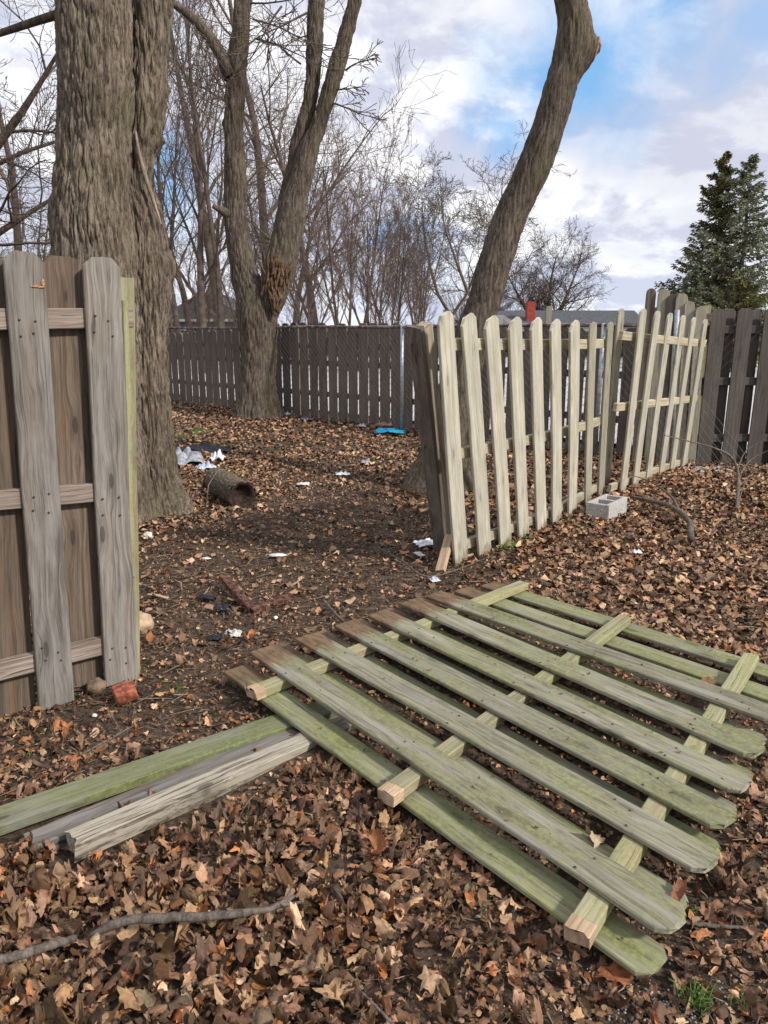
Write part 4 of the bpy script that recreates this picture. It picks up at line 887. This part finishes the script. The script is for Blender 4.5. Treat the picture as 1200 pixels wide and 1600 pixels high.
cc = np.repeat(TPAL[r2.choice(6, n, p=[.25, .18, .22, .17, .06, .12])] * r2.uniform(.6, 1.15, (n, 1)), 9, axis=0)
o = link('twig_litter', mesh_np('twig_litter', V.reshape(-1, 3), (Ft[None] + (np.arange(n) * 9)[:, None, None]).reshape(-1, 4), cc), LEAF)
tag(o, 'scattered small twigs and bark bits over the bare soil', 'twigs', kind='stuff')
# gravel lower right
r3 = np.random.default_rng(8); bmv = [rock_mesh('g', 1, .8, .6, s, .4, 1) for s in range(5)]
tm = []
for q in bmv: tm.append((np.array([v_.co[:] for v_ in q.vertices]), np.array([p_.vertices[:] for p_ in q.polygons])))
ng = 500; gp = np.c_[r3.normal(.66, .20, ng), r3.normal(1.50, .12, ng)]; gp = gp[(gp[:, 1] > 1.15)]; 
gq = G(1030, 1580); gp = np.concatenate([gp, np.c_[r3.normal(gq.x, .045, 260), r3.normal(gq.y, .03, 260)]])
Vs, Fs, Cs, base = [], [], [], 0
for q in gp:
    V_, F_ = tm[r3.integers(5)]; s_ = r3.uniform(.0015, .005); a_ = r3.uniform(0, 6.28); R_ = np.array([[math.cos(a_), -math.sin(a_), 0], [math.sin(a_), math.cos(a_), 0], [0, 0, 1]])
    Vs.append(V_ @ R_.T * s_ + [q[0], q[1], hgt(*q) + r3.uniform(.002, .012)]); Fs.append(F_ + base); base += len(V_); g_ = r3.uniform(.08, .5); Cs.append(np.tile([g_, g_ * .97, g_ * .94], (len(V_), 1)))
tag(link('gravel', mesh_np('gravel', np.concatenate(Vs), np.concatenate(Fs), np.concatenate(Cs)), LEAF), 'small grey and white gravel showing at the bottom right', 'gravel', kind='stuff')
# grass tufts
GR = plain('grass_blade', (.07, .17, .025), .6, 0, 30, .35, 0); bl = []
for (u, v, n_, s_, L) in ((1085, 1570, 50, .02, .05), (1160, 1566, 26, .015, .03), (1080, 1430, 10, .01, .03), (285, 683, 60, .10, .06), (312, 676, 80, .10, .07), (790, 856, 40, .05, .07), (745, 868, 12, .03, .05), (820, 845, 16, .04, .05), (42, 1183, 10, .01, .02), (1140, 1385, 12, .02, .03), (735, 700, 14, .08, .05), (270, 1078, 8, .02, .03), (780, 1330, 8, .02, .03)):
    q = G(u, v)
    for k in range(n_):
        c_ = q + Vector((random.gauss(0, s_), random.gauss(0, s_), .005)); d = Vector((random.gauss(0, .5), random.gauss(0, .5), 1)).normalized() * L * random.uniform(.5, 1.1)
        bl.append(([c_, c_ + d * .6, c_ + d + Vector((d.x * .5, d.y * .5, -.01))], [.0016, .0012, .0004] if v > 900 else [.004, .003, .001]))
tag(link('grass', tubes_mesh('grass', bl, 3), GR), 'sparse bright green grass blades sprouting in small tufts', 'grass', kind='stuff')
# single leaves resting on the fallen boards
def one_leaf(u, v, z, s_, seed, col, label, tilt=(0.1, .1)):
    V_, F_ = leaf_hi(seed); V_ = V_ * [1, 1, 1 if seed in (7, 17, 11) else .35]; me = mesh_np('fallen_leaf', V_ * s_, F_, np.tile(col, (len(V_), 1))); o = link('fallen_leaf', me, LEAF); zb = min(v_[2] for v_ in V_) * s_
    o.location = G(u, v, z) + Vector((0, 0, -zb * .7)); o.rotation_euler = (*tilt, seed); return tag(o, label, 'leaf')
one_leaf(928, 1312, ZL + .012, .036, 7, (.46, .36, .26), 'pale crumpled leaf caught between boards of the fallen panel', (.5, .3))
one_leaf(1058, 1398, ZL + .012, .038, 12, (.24, .10, .05), 'reddish brown leaf on the lowest right board end of the panel')
one_leaf(1107, 1066, ZL + .012, .045, 5, (.28, .15, .08), 'brown leaf lying on the far right boards of the panel', (.4, .1))
one_leaf(1150, 1100, .03, .05, 16, (.18, .08, .05), 'dark red brown leaf by the far rail end of the panel', (.3, .1))
one_leaf(785, 975, ZL + .01, .035, 17, (.26, .17, .1), 'small curled leaf between the far left boards of the panel', (.5, .1))
one_leaf(958, 1530, .015, .045, 2, (.30, .11, .05), 'large rust red leaf on the ground below the near rail end', (.1, .1))
one_leaf(978, 1497, .01, .03, 21, (.26, .10, .05), 'rust leaf tucked at the broken rail end', (.3, .2))
one_leaf(596, 1330, .04, .045, 11, (.34, .14, .06), 'orange brown leaf in the leaf pile below the middle rail end', (.6, .2))

# ------------------------------------------------------------------ background trees
GRP = 'bare trees beyond the back fence'
UPR = dict(BASEP); UPR.update(kids=(14, 7, 5, 2), ang=(.30, .70), ratio=.46, up=(.03, .10, .08, .06), rmin=.0045)
RND = dict(BASEP); RND.update(kids=(10, 8, 5, 3), ang=(.5, 1.05), ratio=.58, up=(.03, .05, .04, .02), rmin=.0055, wob=(.05, .12, .14, .16)); RND['from'] = (.12, .15, .1, .1)
def at0(u, y): q = AT(u, 520, y); return Vector((q.x, y, hgt(q.x, y)))
# multi stemmed red-brown clump
def stems(n, spread, L, r, rnd): return [((rnd.gauss(0, .12), rnd.gauss(0, .12), -.1), (rnd.gauss(0, spread), rnd.gauss(0, spread), 1), L * rnd.uniform(.75, 1.05), r * rnd.uniform(.6, 1)) for _ in range(n)]
T = {}
T['a'] = bare_tree('bare_tree', stems(4, .12, 6.0, .08, random.Random(1)), UPR, at0(612, 25), 'tallest upswept bare tree of the reddish clump right of the forked maple', GRP, BARK_FAR, BARK_RED, 31)
T['b'] = bare_tree('bare_tree', stems(4, .18, 6.0, .08, random.Random(2)), UPR, at0(545, 24), 'reddish many stemmed bare tree in the middle of the clump', GRP, BARK_FAR, BARK_RED, 32)
T['c'] = bare_tree('bare_tree', [((0, 0, -.1), (-.03, 0, 1), 8.8, .17)], RND, at0(500, 27), 'dark straight bare tree just right of the forked maple', GRP, BARK_FAR, BARK_FAR, 33)
DOME = dict(RND); DOME.update(kids=(14, 9, 6, 3))
T['d'] = bare_tree('bare_tree', [((0, 0, -.1), (.02, 0, 1), 3.4, .30), ((0, 0, .9), (-.45, 0, 1), 4.4, .15), ((0, 0, .9), (.55, .1, 1), 4.6, .16), ((0, 0, 1.2), (.15, .3, 1), 4.6, .14)], DOME, at0(850, 56), 'round headed dark bare tree above the red brick chimney', GRP, BARK_FAR, BARK_FAR, 34)
T['d'].scale = (1.42,) * 3; T['a'].scale = (.78,) * 3
V2 = dict(RND); V2.update(kids=(9, 7, 5, 4), wob=(.10, .16, .16, .18))
T['e'] = bare_tree('bare_tree', [((0, 0, -.1), (0, 0, 1), 1.9, .13), ((0, 0, 1.7), (-.75, 0, 1), 4.0, .065), ((0, 0, 1.7), (.65, 0, 1), 4.6, .075)], V2, at0(752, 24), 'forked bare tree with a wide V of limbs just left of the leaning trunk', GRP, BARK_FAR, BARK_FAR, 35)
T['f'] = bare_tree('bare_tree', [((0, 0, -.1), (.03, 0, 1), 10.5, .13), ((.5, .2, -.1), (-.05, 0, 1), 10., .11)], UPR, at0(318, 23), 'slender twin stemmed bare tree seen between the double maple and the forked maple', GRP, BARK_FAR, BARK_FAR, 36)
T['g'] = bare_tree('bare_tree', [((0, 0, -.1), (.0, 0, 1), 13.5, .22)], RND, at0(345, 30), 'very tall fine twigged bare tree spreading behind the forked maple', GRP, BARK_FAR, BARK_TAN, 37)
LT = dict(RND); LT.update(kids=(7, 7, 5, 4), wob=(.10, .17, .18, .2), rmin=.0045)
T['h'] = bare_tree('bare_tree', [((0, 0, -.1), (.05, 0, 1), 2.6, .32), ((0, 0, 2.2), (.75, 0, .62), 5.0, .17), ((0, 0, 2.3), (.4, 0, 1), 6.2, .15), ((0, 0, 2.3), (-.1, .2, 1), 6.5, .15), ((0, 0, 1.9), (.9, .1, .35), 4.2, .11)], LT, Vector((-8.6, 13.5, 0)), 'crooked limbed bare tree at the far left edge behind the big maple', GRP, BARK2, BARK_FAR, 38)
copies = [('g', 425, 33, 1.0, 1.2, 'tall pale twigged bare tree filling the gap inside the fork of the forked maple'), ('f', 282, 28, 2.2, .95, 'thin bare tree close to the right side of the double maple'), ('b', 588, 27, 4.2, .85, 'reddish bare thicket tree under the tallest tree of the clump'), ('a', 655, 29, 1.4, .80, 'fine bare tree on the right shoulder of the clump'), ('c', 455, 32, 3., .9, 'dark bare tree partly hidden by the right stem of the forked maple'),
          ('e', 705, 31, 2.7, 1.0, 'small forked bare tree left of the wide V tree'), ('d', 775, 60, 1.1, 1.0, 'far bare tree showing right beside the leaning trunk'), ('g', 40, 27, 2.0, .85, 'bare tree with hazy twigs left of the big maple above the grey boards'), ('h', 75, 24, 3.4, .55, 'low tangled bare tree just above the top of the left fence'), ('a', 385, 31, .4, .95, 'slim bare tree behind the left stem of the forked maple'), ('c', 300, 38, 5., 1.2, 'distant dark bare tree behind the slender twin stems'), ('b', 470, 22, 1.1, .6, 'short reddish bare shrub tree behind the fence beside the forked maple'), ('b', 330, 24, 3.3, .55, 'short twiggy bare shrub tree in front of the grey house'), ('b', 640, 23, 5.4, .5, 'short reddish shrub tree at the right end of the clump'), ('b', 735, 36, 3.9, .6, 'low reddish shrub far behind the wide V tree')]
for (k, u, y, rz, sc, lab) in copies: copy_tree(T[k], at0(u, y), rz, sc, lab)

# ------------------------------------------------------------------ conifers
NEED = plain('dark_needles', (.075, .078, .028), .7, 0, 2.5, .45, 0, var=(.13, .12, .045)); NEED2 = plain('olive_needles', (.10, .115, .06), .7, 0, 2.5, .4, 0, var=(.17, .18, .11)); CONE = plain('brown_cones', (.16, .085, .05), .8, 0, 10, .3, 0)
def conifer(name, loc, Ht, Rb, dens, label, mat, seed, droop=.25, open_=.0, cones=False, group='evergreens at the right behind the fences'):
    r_ = np.random.default_rng(seed); rd = random.Random(seed); root = thing(name, loc, label, 'tree', group); M = Matrix.Translation(Vector(loc))
    link('trunk', tubes_mesh('trunk', [([Vector((0, 0, -.1)), Vector((.03, 0, Ht * .5)), Vector((0, 0, Ht))], [Ht * .017, Ht * .011, .01])], 8), BARK_FAR, root, M)
    br = []; V = []; Fs = []; cn = []
    for i in range(dens):
        f = (i + rd.random()) / dens; z = Ht * (.06 + .93 * f); R = Rb * (1 - f) ** .82 * rd.uniform(.45, 1.2) + .10
        if rd.random() < open_: continue
        a = rd.uniform(0, 6.283); d = Vector((math.cos(a), math.sin(a), 0)); sd = Vector((-d.y, d.x, 0)); n_ = 6; pts = [Vector((0, 0, z)) + d * (R * t_ / n_) + Vector((0, 0, -droop * R * (t_ / n_) + .30 * R * (t_ / n_) ** 2.2)) for t_ in range(n_ + 1)]
        br.append((pts, [.02 * (1 - t_ / (n_ + 1)) + .004 for t_ in range(n_ + 1)]))
        m_ = int(40 + R * 85)
        for k in range(m_):
            t_ = rd.random() ** .75; j = min(int(t_ * n_), n_ - 1); q = pts[j].lerp(pts[j+1], t_ * n_ - j); wd = R * .26 * (1.15 - t_) ** .6
            s_ = rd.uniform(-1, 1); q = q + sd * s_ * wd + Vector((0, 0, -abs(s_) * wd * .35 + rd.gauss(0, .035)))
            dr = (d * rd.uniform(.3, 1) + sd * s_ * rd.uniform(.5, 1.3) + Vector((0, 0, rd.uniform(-.8, .25)))).normalized() * rd.uniform(.07, .17); w_ = Vector((rd.gauss(0, 1), rd.gauss(0, 1), rd.gauss(0, 1))).cross(dr).normalized() * rd.uniform(.012, .026)
            b0 = len(V); V += [q - w_, q + w_, q + dr * .6 + w_ * .9, q + dr, q + dr * .6 - w_ * .9]; Fs.append((b0, b0+1, b0+2, b0+3, b0+4))
        if cones and f > .82:
            for _ in range(1): q = pts[rd.randint(2, n_)] + Vector((rd.gauss(0, .04), rd.gauss(0, .04), -.08)); cn.append(([q, q + Vector((0, 0, -.05)), q + Vector((0, 0, -.14))], [.03, .06, .02]))
    link('branches', tubes_mesh('branches', br, 4), BARK_FAR, root, M); link('needles', mesh_np('needles', [tuple(v_) for v_ in V], Fs), mat, root, M)
    for q_ in cn: link('cone', tubes_mesh('cone', [q_], 6), CONE, root, M)
    return root
conifer('spruce_tree', at0(1106, 30), 7.5, 2.1, 200, 'dark dense spruce with brown cones at its top, right of the fence gap', NEED, 1, droop=.12, cones=True)
conifer('cedar_tree', at0(1146, 29), 7.2, 3.0, 170, 'lighter loose evergreen with open feathery branches beside the dark spruce', NEED2, 2, droop=.02, open_=.3)
conifer('cedar_tree', at0(1074, 27), 3.2, 1.1, 80, 'low bushy evergreen at the left foot of the dark spruce', NEED2, 3, droop=.0)
conifer('cedar_tree', at0(1150, 24), 2.9, 1.5, 90, 'broad dark evergreen bush in front of the spruce above the dark fence', NEED, 4, droop=.0)
# hedge and shrubs beyond the pavement
def hedge(u0, u1, y, h, seed, label, mat):
    rd = random.Random(seed); a, c_ = at0(u0, y), at0(u1, y); V = []; Fs = []; root = thing('hedge', a.lerp(c_, .5), label, 'hedge', None); base = root.location.copy()
    link('stems', tubes_mesh('stems', [([a.lerp(c_, t_) + Vector((0, 0, -.1)), a.lerp(c_, t_) + Vector((rd.gauss(0, .1), 0, h * .8))], [.03, .01]) for t_ in np.linspace(.02, .98, 16)], 5), BARK_FAR, root)
    for k in range(int((c_ - a).length * 900)):
        t_ = rd.random(); q = a.lerp(c_, t_) + Vector((0, rd.gauss(0, .35), (.08 + .92 * rd.random() ** .8) * h * (.8 + .3 * mn.noise(Vector((t_ * 9, seed, 0)))))); d = Vector((rd.gauss(0, 1), rd.gauss(0, 1), rd.gauss(0, 1))).normalized() * rd.uniform(.06, .14); w_ = d.cross(Vector((rd.gauss(0, 1), rd.gauss(0, 1), rd.gauss(0, 1)))).normalized() * .045
        b0 = len(V); V += [q - w_, q + d, q + w_, q - d]; Fs.append((b0, b0+1, b0+2, b0+3))
    link('leaves', mesh_np('leaves', [tuple(v_ - Vector((0, 0, 0))) for v_ in V], Fs), mat, root); return root
hedge(262, 420, 33.5, 1.35, 1, 'dark green hedge in front of the grey house at left', NEED)
hedge(430, 700, 33.5, 1.45, 2, 'brownish green hedge beyond the pavement behind the middle of the fence', plain('brown_hedge_leaf', (.10, .075, .045), .8, 0, 3, .4, 0, var=(.07, .085, .04)))
hedge(700, 1090, 33.5, 1.1, 3, 'low dark hedge beyond the pavement behind the leaning cream fence', NEED)
hedge(1090, 1500, 33.5, 1.2, 4, 'low olive hedge beyond the dark fence at the right', NEED2)
hedge(-120, 240, 33.5, 1.3, 5, 'dark hedge hidden mostly behind the big maple and the left fence', NEED)

# ------------------------------------------------------------------ houses
SHING = plain('grey_shingles', (.075, .078, .085), .9, 0, 8, .3, .3); SID = plain('grey_siding', (.20, .215, .24), .8, 0, 5, .1, .1); TRIM = plain('grey_white_trim', (.30, .30, .30), .6, 0, 5, .05, 0); GLASS = plain('dark_window_glass', (.03, .04, .05), .1, 0, 5, .1, 0)
RBR = plain('red_chimney_brick', (.30, .055, .035), .85, 0, 12, .3, .3)
def house(u0, u1, y, z0, wall, ridge, label, dep=7., chim=None, gable=False):
    a, c_ = AT(u0, 500, y), AT(u1, 500, y); x0, x1 = a.x, c_.x; root = thing('house', Vector(((x0+x1)/2, y, z0)), label, 'house')
    link('wall', box_mesh('wall', x0, x1, y, y+dep, z0, z0+wall), SID, root, smooth=False)
    o = .35
    if gable:   # ridge runs along y
        xm = (x0+x1)/2; V = [(x0-o, y-o, z0+wall-.1), (xm, y-o, z0+ridge), (x1+o, y-o, z0+wall-.1), (x0-o, y+dep+o, z0+wall-.1), (xm, y+dep+o, z0+ridge), (x1+o, y+dep+o, z0+wall-.1), (xm, y-o, z0+wall-.1), (xm, y+dep+o, z0+wall-.1)]
        Fs = [(0, 1, 4, 3), (1, 2, 5, 4), (0, 6, 1), (6, 2, 1), (3, 4, 7), (7, 4, 5), (0, 3, 7, 6), (6, 7, 5, 2)]
    else:
        ym = y + dep/2; V = [(x0-o, y-o, z0+wall-.1), (x1+o, y-o, z0+wall-.1), (x1+o, y+dep+o, z0+wall-.1), (x0-o, y+dep+o, z0+wall-.1), (x0-o, ym, z0+ridge), (x1+o, ym, z0+ridge)]
        Fs = [(0, 1, 5, 4), (2, 3, 4, 5), (0, 4, 3), (1, 2, 5), (3, 2, 1, 0)]
    rf = link('roof', mesh_py('roof', V, Fs), SHING, root, smooth=False)
    link('eave_trim', box_mesh('eave_trim', x0-o, x1+o, y-o-.03, y-o-.002, z0+wall-.22, z0+wall-.08), TRIM, root, smooth=False)
    for f in (.25, .7):
        xw = x0 + (x1-x0)*f; wn = link('window', box_mesh('window', xw-.6, xw+.6, y-.05, y-.003, z0+wall*.4, z0+wall*.8), TRIM, root, smooth=False)
        link('pane', box_mesh('pane', xw-.52, xw+.52, y-.06, y-.052, z0+wall*.4+.08, z0+wall*.8-.08), GLASS, wn, smooth=False)
    return root, rf
house(255, 385, 46, -1.6, 3.3, 4.75, 'grey sided house with dark shingle roof partly hidden behind the bare trees at left', gable=True)
h2, rf = house(778, 1010, 46, -1.6, 2.75, 3.75, 'low house with grey shingle roof just above the cream fence tops at the right')
q = AT(828, 500, 47.5); link('chimney', box_mesh('chimney', q.x-.24, q.x+.24, 47.2, 47.8, 1.2, 2.62), RBR, rf, smooth=False)
q = AT(785, 500, 44.5); V = [(q.x-.9, 44.2, 1.25), (q.x, 44.2, 1.85), (q.x+.9, 44.2, 1.25), (q.x-.9, 47, 1.25), (q.x, 47, 1.85), (q.x+.9, 47, 1.25)]
link('porch_gable', mesh_py('porch_gable', V, [(0, 2, 1), (0, 1, 4, 3), (1, 2, 5, 4), (3, 4, 5), (0, 3, 5, 2)]), TRIM, h2, smooth=False)
q = AT(856, 500, 40); o = tag(board('wooden_pole', (q.x, 40, -1.), (q.x + .02, 40, 2.25), (0, -1, 0), .28, .2, WOOD_CREAMG, None, 'square', bow=0), 'thick weathered wooden pole end rising beside the brick chimney', 'pole')
print('done', len(bpy.data.objects))
